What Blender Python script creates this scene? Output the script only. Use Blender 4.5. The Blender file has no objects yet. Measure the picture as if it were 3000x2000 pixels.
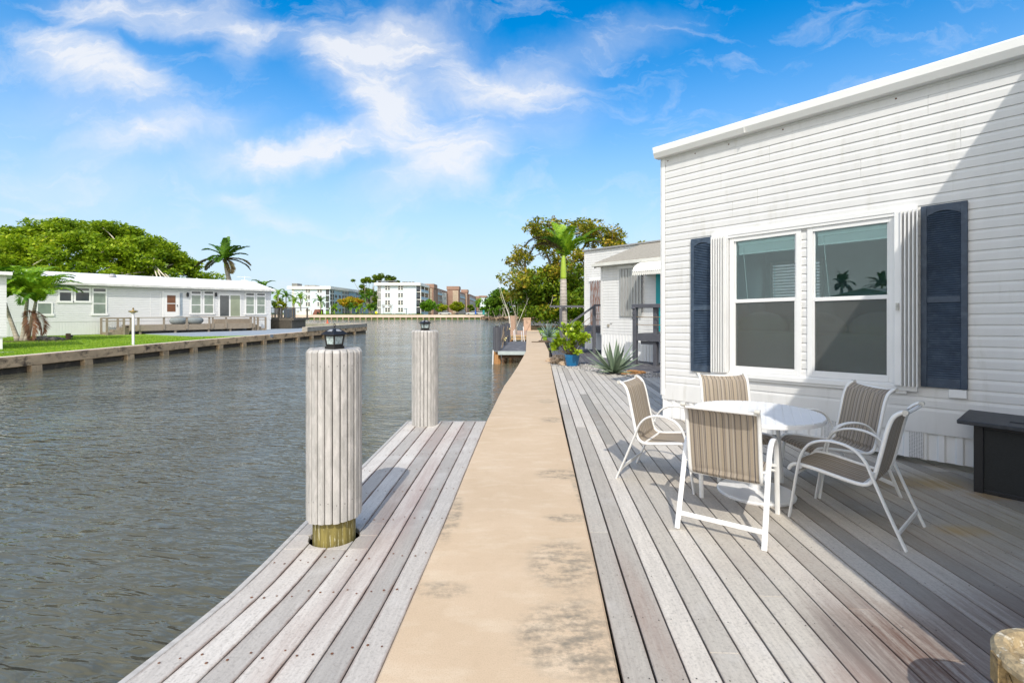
import bpy, bmesh, math, random
import numpy as np
from mathutils import Vector, Matrix
R = math.radians
random.seed(7)
scene = bpy.context.scene
COL = scene.collection

# ------------------------------------------------------------------ camera, sky, sun, exposure
F, CX, HY, CAMH = 1400.0, 1500.0, 914.0, 1.6      # survey of the site: focal length in photo pixels, horizon, eye height
cam_d = bpy.data.cameras.new('camera'); cam = bpy.data.objects.new('camera', cam_d); COL.objects.link(cam)
cam.location = (0, 0, CAMH); cam.rotation_euler = (R(90), 0, 0)
cam_d.sensor_width = 36; cam_d.lens = 36 * F / 3000; cam_d.shift_y = -(1000 - HY) / 3000
cam_d.clip_start = 0.05; cam_d.clip_end = 5000
scene.camera = cam
SUN_DIR = Vector((0.05, 1.0, -1.0)).normalized()
sun_d = bpy.data.lights.new('sun', 'SUN'); sun_d.energy = 2.6; sun_d.angle = R(0.5); sun_d.color = (1.0, 0.94, 0.84)
sun = bpy.data.objects.new('sun', sun_d); COL.objects.link(sun)
sun.rotation_euler = SUN_DIR.to_track_quat('-Z', 'Y').to_euler(); sun.location = (-5, -30, 40)
vs = scene.view_settings
vs.view_transform = 'Standard'; vs.look = 'None'; vs.gamma = 1; vs.use_curve_mapping = False; vs.exposure = 0.44
scene.cycles.max_bounces = 8; scene.cycles.transparent_max_bounces = 16
scene.cycles.diffuse_bounces = 4; scene.cycles.glossy_bounces = 4
scene.cycles.use_denoising = True
scene.cycles.sample_clamp_indirect = 6

world = bpy.data.worlds.new('World'); scene.world = world; world.use_nodes = True
def build_world():
    nt = world.node_tree; N = nt.nodes; L = nt.links; N.clear()
    def new(t, **k):
        n = N.new(t)
        for a, b in k.items(): setattr(n, a, b)
        return n
    def math_(op, a, b=None, clamp=False):
        n = new('ShaderNodeMath', operation=op, use_clamp=clamp)
        for i, v in enumerate((a, b)):
            if v is None: continue
            if isinstance(v, (int, float)): n.inputs[i].default_value = v
            else: L.new(v, n.inputs[i])
        return n.outputs[0]
    out = new('ShaderNodeOutputWorld'); bg = new('ShaderNodeBackground'); bg.inputs[1].default_value = 0.15
    sky = new('ShaderNodeTexSky', sky_type='NISHITA', sun_disc=False)
    sky.sun_elevation = R(45); sky.sun_rotation = math.pi + 0.05
    sky.altitude = 0; sky.air_density = 1.0; sky.dust_density = 0.35; sky.ozone_density = 1.6
    hs = new('ShaderNodeHueSaturation'); hs.inputs['Saturation'].default_value = SKY_SAT; hs.inputs['Value'].default_value = SKY_VAL
    hs.inputs['Hue'].default_value = SKY_HUE
    L.new(sky.outputs[0], hs.inputs['Color'])
    tc = new('ShaderNodeTexCoord'); sep = new('ShaderNodeSeparateXYZ'); L.new(tc.outputs['Generated'], sep.inputs[0])
    ymax = math_('MAXIMUM', sep.outputs[1], 0.12)
    u = math_('DIVIDE', sep.outputs[0], ymax); v = math_('DIVIDE', sep.outputs[2], ymax)
    cmb = new('ShaderNodeCombineXYZ'); L.new(u, cmb.inputs[0]); L.new(v, cmb.inputs[1])
    # warp of the cloud field
    nz = new('ShaderNodeTexNoise'); nz.inputs['Scale'].default_value = 3.2; nz.inputs['Detail'].default_value = 6; nz.inputs['Roughness'].default_value = 0.58
    L.new(cmb.outputs[0], nz.inputs['Vector'])
    sb = new('ShaderNodeVectorMath', operation='SUBTRACT'); L.new(nz.outputs['Color'], sb.inputs[0]); sb.inputs[1].default_value = (0.5, 0.5, 0.5)
    sc = new('ShaderNodeVectorMath', operation='SCALE'); L.new(sb.outputs[0], sc.inputs[0]); sc.inputs['Scale'].default_value = 0.24
    ad = new('ShaderNodeVectorMath', operation='ADD'); L.new(cmb.outputs[0], ad.inputs[0]); L.new(sc.outputs[0], ad.inputs[1])
    blobs = [(290,190,250,85,-22,1.5),(570,40,300,75,-15,.85),(715,150,60,80,0,.6),(1090,110,210,80,0,.75),(1060,270,250,110,-42,1.0),
             (1250,200,260,170,-20,.6),(1470,260,220,75,10,.9),(440,410,290,60,8,.95),(880,455,340,60,6,1.0),(1290,480,240,90,22,.75),
             (1180,400,240,80,-35,.55),(1620,330,150,150,0,.32),(760,610,190,40,-12,.55),(1780,110,260,70,14,.35),(200,530,330,50,0,.28),
             (300,20,180,60,-15,.6),(1330,510,200,70,30,.5),(330,330,300,90,-10,.25)]
    tot = None
    for (px, py, rx, ry, rot, st) in blobs:
        mp = new('ShaderNodeMapping', vector_type='TEXTURE')
        mp.inputs['Location'].default_value = ((px - CX) / F, (HY - py) / F, 0)
        mp.inputs['Rotation'].default_value = (0, 0, R(rot)); mp.inputs['Scale'].default_value = (rx*1.12 / F, ry*1.15 / F, 1)
        L.new(ad.outputs[0], mp.inputs['Vector'])
        ln = new('ShaderNodeVectorMath', operation='LENGTH'); L.new(mp.outputs[0], ln.inputs[0])
        mr = new('ShaderNodeMapRange', interpolation_type='SMOOTHSTEP'); L.new(ln.outputs['Value'], mr.inputs[0])
        mr.inputs[1].default_value = 1.25; mr.inputs[2].default_value = 0.1; mr.inputs[3].default_value = 0; mr.inputs[4].default_value = st
        tot = mr.outputs[0] if tot is None else math_('ADD', tot, mr.outputs[0])
    # wispy streak structure
    m2 = new('ShaderNodeMapping'); m2.inputs['Rotation'].default_value = (0, 0, R(28)); m2.inputs['Scale'].default_value = (2.2, 6.5, 1)
    L.new(ad.outputs[0], m2.inputs['Vector'])
    n2 = new('ShaderNodeTexNoise'); n2.inputs['Scale'].default_value = 2.3; n2.inputs['Detail'].default_value = 9; n2.inputs['Roughness'].default_value = 0.62; n2.inputs['Distortion'].default_value = 0.5
    L.new(m2.outputs[0], n2.inputs['Vector'])
    st = new('ShaderNodeMapRange'); L.new(n2.outputs[0], st.inputs[0])
    st.inputs[1].default_value = 0.30; st.inputs[2].default_value = 0.72; st.inputs[3].default_value = 0.42; st.inputs[4].default_value = 1.2
    mask = math_('MULTIPLY', tot, st.outputs[0])
    gen = new('ShaderNodeMapRange'); L.new(n2.outputs[0], gen.inputs[0])
    gen.inputs[1].default_value = 0.52; gen.inputs[2].default_value = 0.85; gen.inputs[3].default_value = 0; gen.inputs[4].default_value = 0.5
    mask = math_('ADD', mask, gen.outputs[0])
    # behind the viewer the field fades out
    fr = new('ShaderNodeMapRange'); L.new(sep.outputs[1], fr.inputs[0]); fr.inputs[1].default_value = 0.12; fr.inputs[2].default_value = 0.4
    mask = math_('MULTIPLY', mask, fr.outputs[0])
    mask = math_('MULTIPLY', mask, 0.82)
    mask = math_('MINIMUM', mask, 0.88)
    # unseen bright cloud veil added behind the viewer as neutral fill for the shade
    bk = new('ShaderNodeMapRange', interpolation_type='SMOOTHSTEP'); L.new(sep.outputs[1], bk.inputs[0]); bk.inputs[1].default_value = 0.05; bk.inputs[2].default_value = -0.35; bk.inputs[3].default_value = 0; bk.inputs[4].default_value = 0.95
    # pale band of haze low over the water
    hz = new('ShaderNodeMapRange', interpolation_type='SMOOTHSTEP'); L.new(sep.outputs[2], hz.inputs[0])
    hz.inputs[1].default_value = 0.0; hz.inputs[2].default_value = 0.52; hz.inputs[3].default_value = 0.92; hz.inputs[4].default_value = 0.0
    mixh = new('ShaderNodeMix', data_type='RGBA'); L.new(hz.outputs[0], mixh.inputs[0]); L.new(hs.outputs[0], mixh.inputs[6]); mixh.inputs[7].default_value = (3.05, 3.75, 4.5, 1)
    mix = new('ShaderNodeMix', data_type='RGBA'); L.new(mask, mix.inputs[0]); L.new(mixh.outputs[2], mix.inputs[6]); mix.inputs[7].default_value = (4.6, 4.65, 4.8, 1)
    mixb = new('ShaderNodeMix', data_type='RGBA'); L.new(bk.outputs[0], mixb.inputs[0]); L.new(mix.outputs[2], mixb.inputs[6]); mixb.inputs[7].default_value = (9.0, 8.75, 8.4, 1)
    L.new(mixb.outputs[2], bg.inputs[0]); L.new(bg.outputs[0], out.inputs[0])
SKY_SAT, SKY_VAL, SKY_HUE = 1.52, 1.16, 0.498
build_world()

# ------------------------------------------------------------------ helpers
def G(px, py, z=0.0):
    Y = F * (CAMH - z) / (py - HY); return ((px - CX) / F * Y, Y)
def P(px, py, Y): return ((px - CX) / F * Y, Y, CAMH + (HY - py) / F * Y)
def zat(py, Y): return CAMH + (HY - py) / F * Y
def xat(px, Y): return (px - CX) / F * Y

class MB:
    def __init__(s): s.v = []; s.f = []; s.m = []; s.cur = 0; s.edge = {}
    def board(s, Lp, Rp, z0, z1, e=.013):             # plank between two edge lines; remembers which vertices lie on its long edges
        n = len(Lp); o = len(s.v); V = []
        for (l, r) in zip(Lp, Rp):
            l = Vector(l); r = Vector(r); d = (r-l).normalized()*min(e, (r-l).length*.3)
            for p in (l, l+d, r-d, r): V.append((p.x,p.y,z1))
            V += [(l.x,l.y,z0),(r.x,r.y,z0)]
        fs = []
        for i in range(n-1):
            a = 6*i; b = a+6
            fs += [(a,a+1,b+1,b),(a+1,a+2,b+2,b+1),(a+2,a+3,b+3,b+2),(a+4,a,b,b+4),(a+3,a+5,b+5,b+3),(a+5,a+4,b+4,b+5)]
        fs += [(0,4,5,3,2,1)]; a = 6*(n-1); fs += [(a,a+1,a+2,a+3,a+5,a+4)]
        for i in range(n):
            for q in (0,3,4,5): s.edge[o+6*i+q] = 1.0
        return s.add(V, fs)
    def add(s, vs, fs):
        o = len(s.v); s.v.extend([tuple(p) for p in vs])
        for f in fs: s.f.append(tuple(i + o for i in f)); s.m.append(s.cur)
        return s
    def box(s, x0, x1, y0, y1, z0, z1):
        return s.add([(x0,y0,z0),(x1,y0,z0),(x1,y1,z0),(x0,y1,z0),(x0,y0,z1),(x1,y0,z1),(x1,y1,z1),(x0,y1,z1)],
              [(0,3,2,1),(4,5,6,7),(0,1,5,4),(1,2,6,5),(2,3,7,6),(3,0,4,7)])
    def obox(s, c, sx, sy, sz, rz=0, tilt=None):      # centred box, z0 at c.z - sz/2
        m = Matrix.Rotation(rz, 3, 'Z')
        if tilt is not None: m = tilt @ m
        P8 = [(-1,-1,-1),(1,-1,-1),(1,1,-1),(-1,1,-1),(-1,-1,1),(1,-1,1),(1,1,1),(-1,1,1)]
        c = Vector(c)
        return s.add([c + m @ Vector((a*sx/2, b*sy/2, d*sz/2)) for a,b,d in P8],
              [(0,3,2,1),(4,5,6,7),(0,1,5,4),(1,2,6,5),(2,3,7,6),(3,0,4,7)])
    def bar(s, p, q, w, h, up=(0,0,1)):               # rectangular bar from p to q
        p = Vector(p); q = Vector(q); d = (q - p).normalized(); up = Vector(up)
        if abs(d.dot(up)) > .98: up = Vector((0,1,0))
        a = d.cross(up).normalized(); b = a.cross(d).normalized()
        vs = [x + a*(i*w/2) + b*(j*h/2) for x in (p, q) for i, j in ((-1,-1),(1,-1),(1,1),(-1,1))]
        return s.add(vs, [(0,1,2,3),(7,6,5,4),(0,4,5,1),(1,5,6,2),(2,6,7,3),(3,7,4,0)])
    def tube(s, pts, r, n=8, flat=1.0, cap=True):
        pts = [Vector(p) for p in pts]; k = len(pts)
        rs = r if isinstance(r, (list, tuple)) else [r]*k
        prev = None; o = []
        for i, p in enumerate(pts):
            d = (pts[min(i+1,k-1)] - pts[max(i-1,0)])
            d = d.normalized() if d.length > 1e-9 else Vector((0,0,1))
            if prev is None:
                up = Vector((0,0,1)) if abs(d.z) < .9 else Vector((1,0,0))
                a = d.cross(up).normalized()
            else:
                a = (prev - d*prev.dot(d)); a = a.normalized() if a.length > 1e-6 else d.orthogonal().normalized()
            prev = a; b = d.cross(a)
            o += [p + (a*math.cos(2*math.pi*j/n) + b*(math.sin(2*math.pi*j/n)*flat))*rs[i] for j in range(n)]
        fs = [(i*n+j, i*n+(j+1)%n, (i+1)*n+(j+1)%n, (i+1)*n+j) for i in range(k-1) for j in range(n)]
        if cap: fs += [tuple(range(n-1,-1,-1)), tuple((k-1)*n+j for j in range(n))]
        return s.add(o, fs)
    def lathe(s, prof, n=24, c=(0,0,0), cap=True, phase=0.0):
        c = Vector(c); o = []
        for (r, z) in prof:
            o += [c + Vector((r*math.cos(2*math.pi*j/n+phase), r*math.sin(2*math.pi*j/n+phase), z)) for j in range(n)]
        k = len(prof)
        fs = [(i*n+j, i*n+(j+1)%n, (i+1)*n+(j+1)%n, (i+1)*n+j) for i in range(k-1) for j in range(n)]
        if cap: fs += [tuple(range(n-1,-1,-1)), tuple((k-1)*n+j for j in range(n))]
        return s.add(o, fs)
    def prism(s, poly, z0, z1):
        n = len(poly)
        ar = sum(poly[i][0]*poly[(i+1)%n][1]-poly[(i+1)%n][0]*poly[i][1] for i in range(n))
        if ar < 0: poly = poly[::-1]
        vs = [(x,y,z0) for x,y in poly] + [(x,y,z1) for x,y in poly]
        return s.add(vs, [tuple(range(n-1,-1,-1)), tuple(range(n,2*n))] + [(i,(i+1)%n,n+(i+1)%n,n+i) for i in range(n)])
    def sphere(s, c, r, n=10, m=6, sc=(1,1,1), jit=0, rng=random):
        c = Vector(c); vs = []
        for i in range(m+1):
            th = math.pi*i/m
            for j in range(n):
                ph = 2*math.pi*j/n; k = 1 + (rng.uniform(-jit,jit) if jit and 0<i<m else 0)
                vs.append(c + Vector((math.sin(th)*math.cos(ph)*sc[0], math.sin(th)*math.sin(ph)*sc[1], math.cos(th)*sc[2]))*(r*k))
        return s.add(vs, [(i*n+j,(i+1)*n+j,(i+1)*n+(j+1)%n,i*n+(j+1)%n) for i in range(m) for j in range(n)])
    def build(s, name, mats, parent=None, smooth=False, bevel=0, offset=None, segs=1):
        if parent is not None and (parent.get('settled') or (parent.parent is not None and parent.parent.get('settled'))):
            s.v = [(x, y, z + .024*max(-1,min(5,x))*max(0,min(1,(4-z)/2.5))) for x,y,z in s.v]     # the house has settled toward its far corner
        me = bpy.data.meshes.new(name); me.from_pydata(s.v, [], s.f)
        if not isinstance(mats, (list, tuple)): mats = [mats]
        for m in mats: me.materials.append(m)
        if len(mats) > 1: me.polygons.foreach_set('material_index', s.m)
        if smooth: me.polygons.foreach_set('use_smooth', [True]*len(me.polygons))
        me.update()
        if smooth == 'auto':
            try: me.set_sharp_from_angle(angle=R(38))
            except Exception: pass
        if s.edge:
            at = me.attributes.new('edge', 'FLOAT', 'POINT'); arr = np.zeros(len(s.v), np.float32)
            for i_, v_ in s.edge.items(): arr[i_] = v_
            at.data.foreach_set('value', arr)
        ob = bpy.data.objects.new(name, me); COL.objects.link(ob)
        if parent is not None:
            ob.parent = parent
            if offset is not None: ob.location = -Vector(offset)
        if bevel:
            b = ob.modifiers.new('bevel', 'BEVEL'); b.width = bevel; b.segments = segs; b.limit_method = 'ANGLE'; b.angle_limit = R(40)
        return ob

def mesh_np(name, verts, quads, mat, parent=None, offset=None, smooth=False):
    me = bpy.data.meshes.new(name); nv = len(verts); nf = len(quads); k = quads.shape[1]
    me.vertices.add(nv); me.vertices.foreach_set('co', np.asarray(verts, np.float32).ravel())
    me.loops.add(nf*k); me.loops.foreach_set('vertex_index', np.asarray(quads, np.int32).ravel())
    me.polygons.add(nf); me.polygons.foreach_set('loop_start', np.arange(0, nf*k, k, dtype=np.int32))
    me.update(calc_edges=True); me.validate(); me.materials.append(mat)
    ob = bpy.data.objects.new(name, me); COL.objects.link(ob)
    if parent is not None:
        ob.parent = parent
        if offset is not None: ob.location = -Vector(offset)
    return ob

def tag(o, label=None, cat=None, group=None, kind=None):
    if label: o['label'] = label
    if cat: o['category'] = cat
    if group: o['group'] = group
    if kind: o['kind'] = kind
    return o
def thing(name, label, cat, loc=(0,0,0), rz=0, group=None):
    o = bpy.data.objects.new(name, None); COL.objects.link(o); o.empty_display_size = .2
    o.location = loc; o.rotation_euler = (0,0,rz)
    return tag(o, label, cat, group)
def dup(root, loc, rz, label=None, group=None):
    r = root.copy(); COL.objects.link(r); r.location = loc; r.rotation_euler = (0,0,rz)
    if label: r['label'] = label
    if group: r['group'] = group
    for ch in list(root.children):
        c = ch.copy(); COL.objects.link(c); c.parent = r
        for g in list(ch.children):
            d = g.copy(); COL.objects.link(d); d.parent = c
    return r
def catmull(pts, k=6):
    pts = [Vector(p) for p in pts]; out = []
    q = [pts[0]*2-pts[1]] + pts + [pts[-1]*2-pts[-2]]
    for i in range(1, len(q)-2):
        p0,p1,p2,p3 = q[i-1],q[i],q[i+1],q[i+2]
        for j in range(k):
            t = j/k
            out.append(.5*((2*p1)+(p2-p0)*t+(2*p0-5*p1+4*p2-p3)*t*t+(3*p1-p0-3*p2+p3)*t**3))
    out.append(pts[-1]); return out

# ------------------------------------------------------------------ materials
def base_nodes(name):
    m = bpy.data.materials.new(name); m.use_nodes = True
    nt = m.node_tree; b = nt.nodes['Principled BSDF']; return m, nt, b
class NB:
    def __init__(s, nt): s.nt = nt; s.N = nt.nodes; s.L = nt.links
    def new(s, t, **k):
        n = s.N.new(t)
        for a, b in k.items(): setattr(n, a, b)
        return n
    def put(s, sock, v):
        if isinstance(v, (int, float)): sock.default_value = v
        elif isinstance(v, (tuple, list)): sock.default_value = (tuple(v) + (1,))[:4] if len(sock.default_value) == 4 else tuple(v)
        else: s.L.new(v, sock)
    def math(s, op, a, b=None, clamp=False):
        n = s.new('ShaderNodeMath', operation=op, use_clamp=clamp); s.put(n.inputs[0], a)
        if b is not None: s.put(n.inputs[1], b)
        return n.outputs[0]
    def coord(s, scale=(1,1,1), rot=(0,0,0), kind='Object'):
        tc = s.new('ShaderNodeTexCoord'); mp = s.new('ShaderNodeMapping')
        mp.inputs['Scale'].default_value = scale; mp.inputs['Rotation'].default_value = rot
        s.L.new(tc.outputs[kind], mp.inputs[0]); return mp.outputs[0]
    def noise(s, vec, scale, detail=4, rough=.55, dist=0):
        n = s.new('ShaderNodeTexNoise'); s.L.new(vec, n.inputs['Vector'])
        n.inputs['Scale'].default_value = scale; n.inputs['Detail'].default_value = detail
        n.inputs['Roughness'].default_value = rough; n.inputs['Distortion'].default_value = dist
        return n.outputs[0]
    def rng(s, v, a, b, c=0, d=1, smooth=False):
        n = s.new('ShaderNodeMapRange'); s.L.new(v, n.inputs[0])
        if smooth: n.interpolation_type = 'SMOOTHSTEP'
        for i, x in enumerate((a,b,c,d)): n.inputs[i+1].default_value = x
        return n.outputs[0]
    def mix(s, f, a, b, mode='MIX'):
        n = s.new('ShaderNodeMix', data_type='RGBA', blend_type=mode)
        s.put(n.inputs[0], f); s.put(n.inputs[6], a); s.put(n.inputs[7], b); return n.outputs[2]
    def ramp(s, f, stops, const=False):
        n = s.new('ShaderNodeValToRGB'); s.L.new(f, n.inputs[0]); cr = n.color_ramp
        if const: cr.interpolation = 'CONSTANT'
        while len(cr.elements) < len(stops): cr.elements.new(.5)
        for e, (p, c) in zip(cr.elements, stops): e.position = p; e.color = (*c, 1)
        return n.outputs[0]
    def bump(s, h, strength=.3, dist=.01):
        n = s.new('ShaderNodeBump'); s.L.new(h, n.inputs['Height'])
        n.inputs['Strength'].default_value = strength; n.inputs['Distance'].default_value = dist; return n.outputs[0]
    def island(s):
        return s.new('ShaderNodeNewGeometry').outputs['Random Per Island']
    def blob(s, vec, c, r, rot=0):                     # 1 at c, 0 outside the ellipse r
        mp = s.new('ShaderNodeMapping', vector_type='TEXTURE'); s.L.new(vec, mp.inputs[0])
        mp.inputs['Location'].default_value = (*c, 0); mp.inputs['Rotation'].default_value = (0,0,rot); mp.inputs['Scale'].default_value = (*r, 1000)
        ln = s.new('ShaderNodeVectorMath', operation='LENGTH'); s.L.new(mp.outputs[0], ln.inputs[0])
        return s.rng(ln.outputs['Value'], 1.0, .15, 0, 1, True)

def M(name, col, rough=.6, var=.1, scale=5, stretch=(1,1,1), bump=0, bscale=60, bdist=.004, metal=0, spec=.5, isl=0, col2=None, c2=(.5,.75)):
    m, nt, b = base_nodes(name); k = NB(nt)
    vec = k.coord(stretch); n = k.noise(vec, scale, 6, .6)
    lo = tuple(c*(1-var) for c in col); hi = tuple(min(1,c*(1+var)) for c in col)
    c = k.mix(k.rng(n, .3, .7), lo, hi)
    if col2: c = k.mix(k.rng(k.noise(vec, scale*1.7, 6, .65), c2[0], c2[1]), c, col2)
    if isl:
        v = k.rng(k.island(), 0, 1, 1-isl, 1+isl)
        hs = k.new('ShaderNodeHueSaturation'); k.L.new(v, hs.inputs['Value']); k.L.new(c, hs.inputs['Color']); c = hs.outputs[0]
    k.L.new(c, b.inputs['Base Color'])
    b.inputs['Roughness'].default_value = rough; b.inputs['Metallic'].default_value = metal
    b.inputs['Specular IOR Level'].default_value = spec
    if bump: k.L.new(k.bump(k.noise(vec, bscale, 4, .6), bump, bdist), b.inputs['Normal'])
    return m
def leaf(name, stops, trans=.35, rough=.5, scale=.25):
    m, nt, b = base_nodes(name); k = NB(nt)
    vec = k.coord(); n = k.noise(vec, scale, 3, .5)
    f = k.math('ADD', k.math('MULTIPLY', k.island(), .62), k.math('MULTIPLY', k.rng(n,.3,.7), .38))
    c = k.ramp(f, stops)
    k.L.new(c, b.inputs['Base Color']); b.inputs['Roughness'].default_value = rough; b.inputs['Specular IOR Level'].default_value = .35
    t = k.new('ShaderNodeBsdfTranslucent'); k.L.new(c, t.inputs[0])
    mx = k.new('ShaderNodeMixShader'); mx.inputs[0].default_value = trans
    k.L.new(b.outputs[0], mx.inputs[1]); k.L.new(t.outputs[0], mx.inputs[2])
    k.L.new(mx.outputs[0], nt.nodes['Material Output'].inputs[0]); return m
def glass(name, tint=(.75,.85,.85), rough=.02, base=.06, refl=(1,1,1)):
    m, nt, b = base_nodes(name); k = NB(nt)
    tr = k.new('ShaderNodeBsdfTransparent'); tr.inputs[0].default_value = (*tint,1)
    gl = k.new('ShaderNodeBsdfGlossy'); gl.inputs['Roughness'].default_value = rough; gl.inputs[0].default_value = (*refl,1)
    fr = k.new('ShaderNodeFresnel'); fr.inputs[0].default_value = 1.5
    mx = k.new('ShaderNodeMixShader'); k.L.new(k.math('ADD', k.math('MULTIPLY', fr.outputs[0], 1.4), base, True), mx.inputs[0])
    k.L.new(tr.outputs[0], mx.inputs[1]); k.L.new(gl.outputs[0], mx.inputs[2])
    k.L.new(mx.outputs[0], nt.nodes['Material Output'].inputs[0]); return m

DA = math.atan(.0565)                                  # run of the walkway, radians off +Y
def boards_mat(name, tones, stain=(.20,.13,.11), stain_amt=.5, blobs=(), rot=0, rough=.75, edge=(.30,.17,.12), grain=1.0, edge_amt=.42):
    m, nt, b = base_nodes(name); k = NB(nt)
    raw = k.coord(); al = k.coord((1,1,1), (0,0,rot))
    mp = k.new('ShaderNodeMapping'); k.L.new(al, mp.inputs[0]); mp.inputs['Scale'].default_value = (22, 1.6, 22)
    gr = k.noise(mp.outputs[0], 3.0, 7, .68)
    c = k.ramp(k.island(), tones, True)
    c = k.mix(k.rng(gr,.3,.72), k.mix(.30*grain, c, (.10,.09,.085)), c)
    sp = k.noise(raw, 75, 4, .7); c = k.mix(k.rng(sp,.50,.72,0,.50), c, (.17,.155,.14))
    pale = k.noise(raw, 2.1, 5, .6); c = k.mix(k.rng(pale,.55,.75,0,.35), c, (.66,.64,.62))
    red = k.math('MULTIPLY', k.rng(k.noise(raw, .75, 5, .65), .52, .72), k.rng(gr,.35,.6))
    c = k.mix(k.math('MULTIPLY', red, stain_amt), c, stain)
    at = k.new('ShaderNodeAttribute'); at.attribute_name = 'edge'
    en = k.rng(k.noise(raw, 4.0, 5, .7), .34, .62, .15, 1.0)
    c = k.mix(k.math('MULTIPLY', k.math('MULTIPLY', at.outputs['Fac'], en), edge_amt), c, tuple(x*.55 for x in edge))
    fine = k.rng(k.noise(mp.outputs[0], 1.3, 6, .75), .38, .62)
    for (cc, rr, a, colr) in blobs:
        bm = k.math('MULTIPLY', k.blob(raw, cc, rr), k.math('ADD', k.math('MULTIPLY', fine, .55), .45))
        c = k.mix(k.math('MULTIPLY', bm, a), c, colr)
    k.L.new(c, b.inputs['Base Color']); b.inputs['Roughness'].default_value = rough; b.inputs['Specular IOR Level'].default_value = .25
    k.L.new(k.bump(gr, .35, .004), b.inputs['Normal']); return m
# shared materials
WHITE = M('white_vinyl', (.68,.682,.675), .45, .05, 2.2, stretch=(2.2,2.2,.35), spec=.4, col2=(.55,.545,.51), c2=(.56,.82))
WHITE2 = M('white_trim', (.77,.775,.77), .4, .03, 3, spec=.45)
SIDING_FAR = M('far_siding', (.64,.65,.66), .5, .03, 2)
ROOFWHITE = M('white_roof', (.80,.80,.80), .55, .05, 1.5, col2=(.6,.6,.57), c2=(.62,.85))
NAVY = M('navy_paint', (.034,.056,.092), .5, .25, 8, col2=(.075,.11,.155), c2=(.5,.8), bump=.1)
CHARCOAL = M('charcoal_paint', (.085,.088,.105), .6, .15, 5, bump=.15, stretch=(1,1,1))
CHARDECK = boards_mat('charcoal_boards', [(0,(.105,.108,.122)),(.4,(.12,.122,.135)),(.7,(.09,.093,.108))], stain=(.12,.1,.1), stain_amt=.2, rot=DA, grain=.5)
LANTERN = M('lantern_metal', (.022,.020,.019), .45, .2, 20, metal=.3)
BLACK = M('black_metal', (.012,.013,.016), .5, .25, 12, bump=.12, bscale=180)
BLACKTOP = M('black_tile', (.028,.033,.042), .5, .35, 14, col2=(.06,.062,.065), c2=(.55,.8), bump=.1)
WHITEPAINT = M('white_powdercoat', (.79,.79,.79), .35, .03, 6, spec=.5)
DARK = M('dark_void', (.008,.008,.008), .9, .1)
CONC = M('old_concrete', (.33,.29,.235), .9, .18, 2.2, bump=.4, bscale=30, bdist=.01, col2=(.10,.085,.065), c2=(.52,.72))
CONCTOP = M('pale_concrete', (.62,.52,.43), .9, .08, 1.5, bump=.2, col2=(.45,.40,.33), c2=(.6,.8))
SEAWALL = M('weathered_seawall', (.50,.365,.225), .9, .25, 1.1, stretch=(1,1,1.6), bump=.5, bscale=20, bdist=.02, col2=(.07,.05,.035), c2=(.50,.66))
GALV = M('galvanised_sheet', (.42,.42,.41), .4, .12, 3, stretch=(6,6,.6), metal=.35, col2=(.30,.29,.27), c2=(.5,.75))
RUSTY = M('rusty_sheet', (.40,.41,.43), .5, .15, 3, stretch=(9,9,.5), metal=.3, col2=(.22,.075,.03), c2=(.47,.56))
TEAL = M('teal_paint', (.0,.30,.33), .45, .06)
WOOD_RAW = M('raw_pile_wood', (.34,.17,.06), .8, .35, 4, stretch=(8,8,.7), bump=.4, bscale=40, col2=(.07,.04,.02), c2=(.55,.75))
WOOD_TREATED = M('treated_pine', (.20,.165,.045), .75, .5, 4, stretch=(9,9,.8), bump=.3, col2=(.62,.60,.46), c2=(.58,.64))
TANCOMP = M('tan_composite', (.43,.29,.215), .7, .08, 3, isl=.08)
TAUPE = M('taupe_paint', (.26,.215,.165), .7, .12, 5)
ROPE = M('old_rope', (.22,.16,.10), .9, .3, 30)
GLASSW = glass('window_glass', (.86,.96,.97), .01, -.01, (.85,.97,1))
SCREEN = M('insect_screen', (.055,.055,.055), .6, .1, 40)
def screen_mat():
    m, nt, b = base_nodes('screened_glass'); k = NB(nt)
    tr = k.new('ShaderNodeBsdfTransparent'); tr.inputs[0].default_value = (.85,.85,.85,1)
    b.inputs['Base Color'].default_value = (.17,.175,.17,1); b.inputs['Roughness'].default_value = .35
    n = k.noise(k.coord(), 700, 1)
    mx = k.new('ShaderNodeMixShader'); k.L.new(k.rng(n,.3,.7,.26,.38), mx.inputs[0])
    k.L.new(tr.outputs[0], mx.inputs[1]); k.L.new(b.outputs[0], mx.inputs[2])
    k.L.new(mx.outputs[0], nt.nodes['Material Output'].inputs[0]); return m
SCREENED = screen_mat()
BLIND = M('blind_slats', (.62,.68,.66), .6, .03)

# ------------------------------------------------------------------ water and land
def water_mat():
    m, nt, b = base_nodes('canal_water'); k = NB(nt)
    b.inputs['Base Color'].default_value = (.100,.096,.066,1); b.inputs['Roughness'].default_value = .06; b.inputs['IOR'].default_value = 1.33
    v1 = k.coord((1,1,1), (0,0,R(12))); m1 = k.new('ShaderNodeMapping'); k.L.new(v1, m1.inputs[0]); m1.inputs['Scale'].default_value = (1.3,4.1,1)
    v2 = k.coord((1,1,1), (0,0,R(-17))); m2 = k.new('ShaderNodeMapping'); k.L.new(v2, m2.inputs[0]); m2.inputs['Scale'].default_value = (.75,1.6,1)
    a = k.noise(m1.outputs[0], 2.3, 2.5, .5, .35); c = k.noise(m2.outputs[0], 1.1, 2, .5, .3); d = k.noise(v1, .35, 2, .5)
    h = k.math('ADD', k.math('MULTIPLY', a, 1.0), k.math('MULTIPLY', c, 1.2))
    h = k.math('MULTIPLY', h, k.rng(d, .32, .68, .45, 1.25))
    k.L.new(k.bump(h, 1.0, .066), b.inputs['Normal']); return m
WATER_Z = -.62
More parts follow.
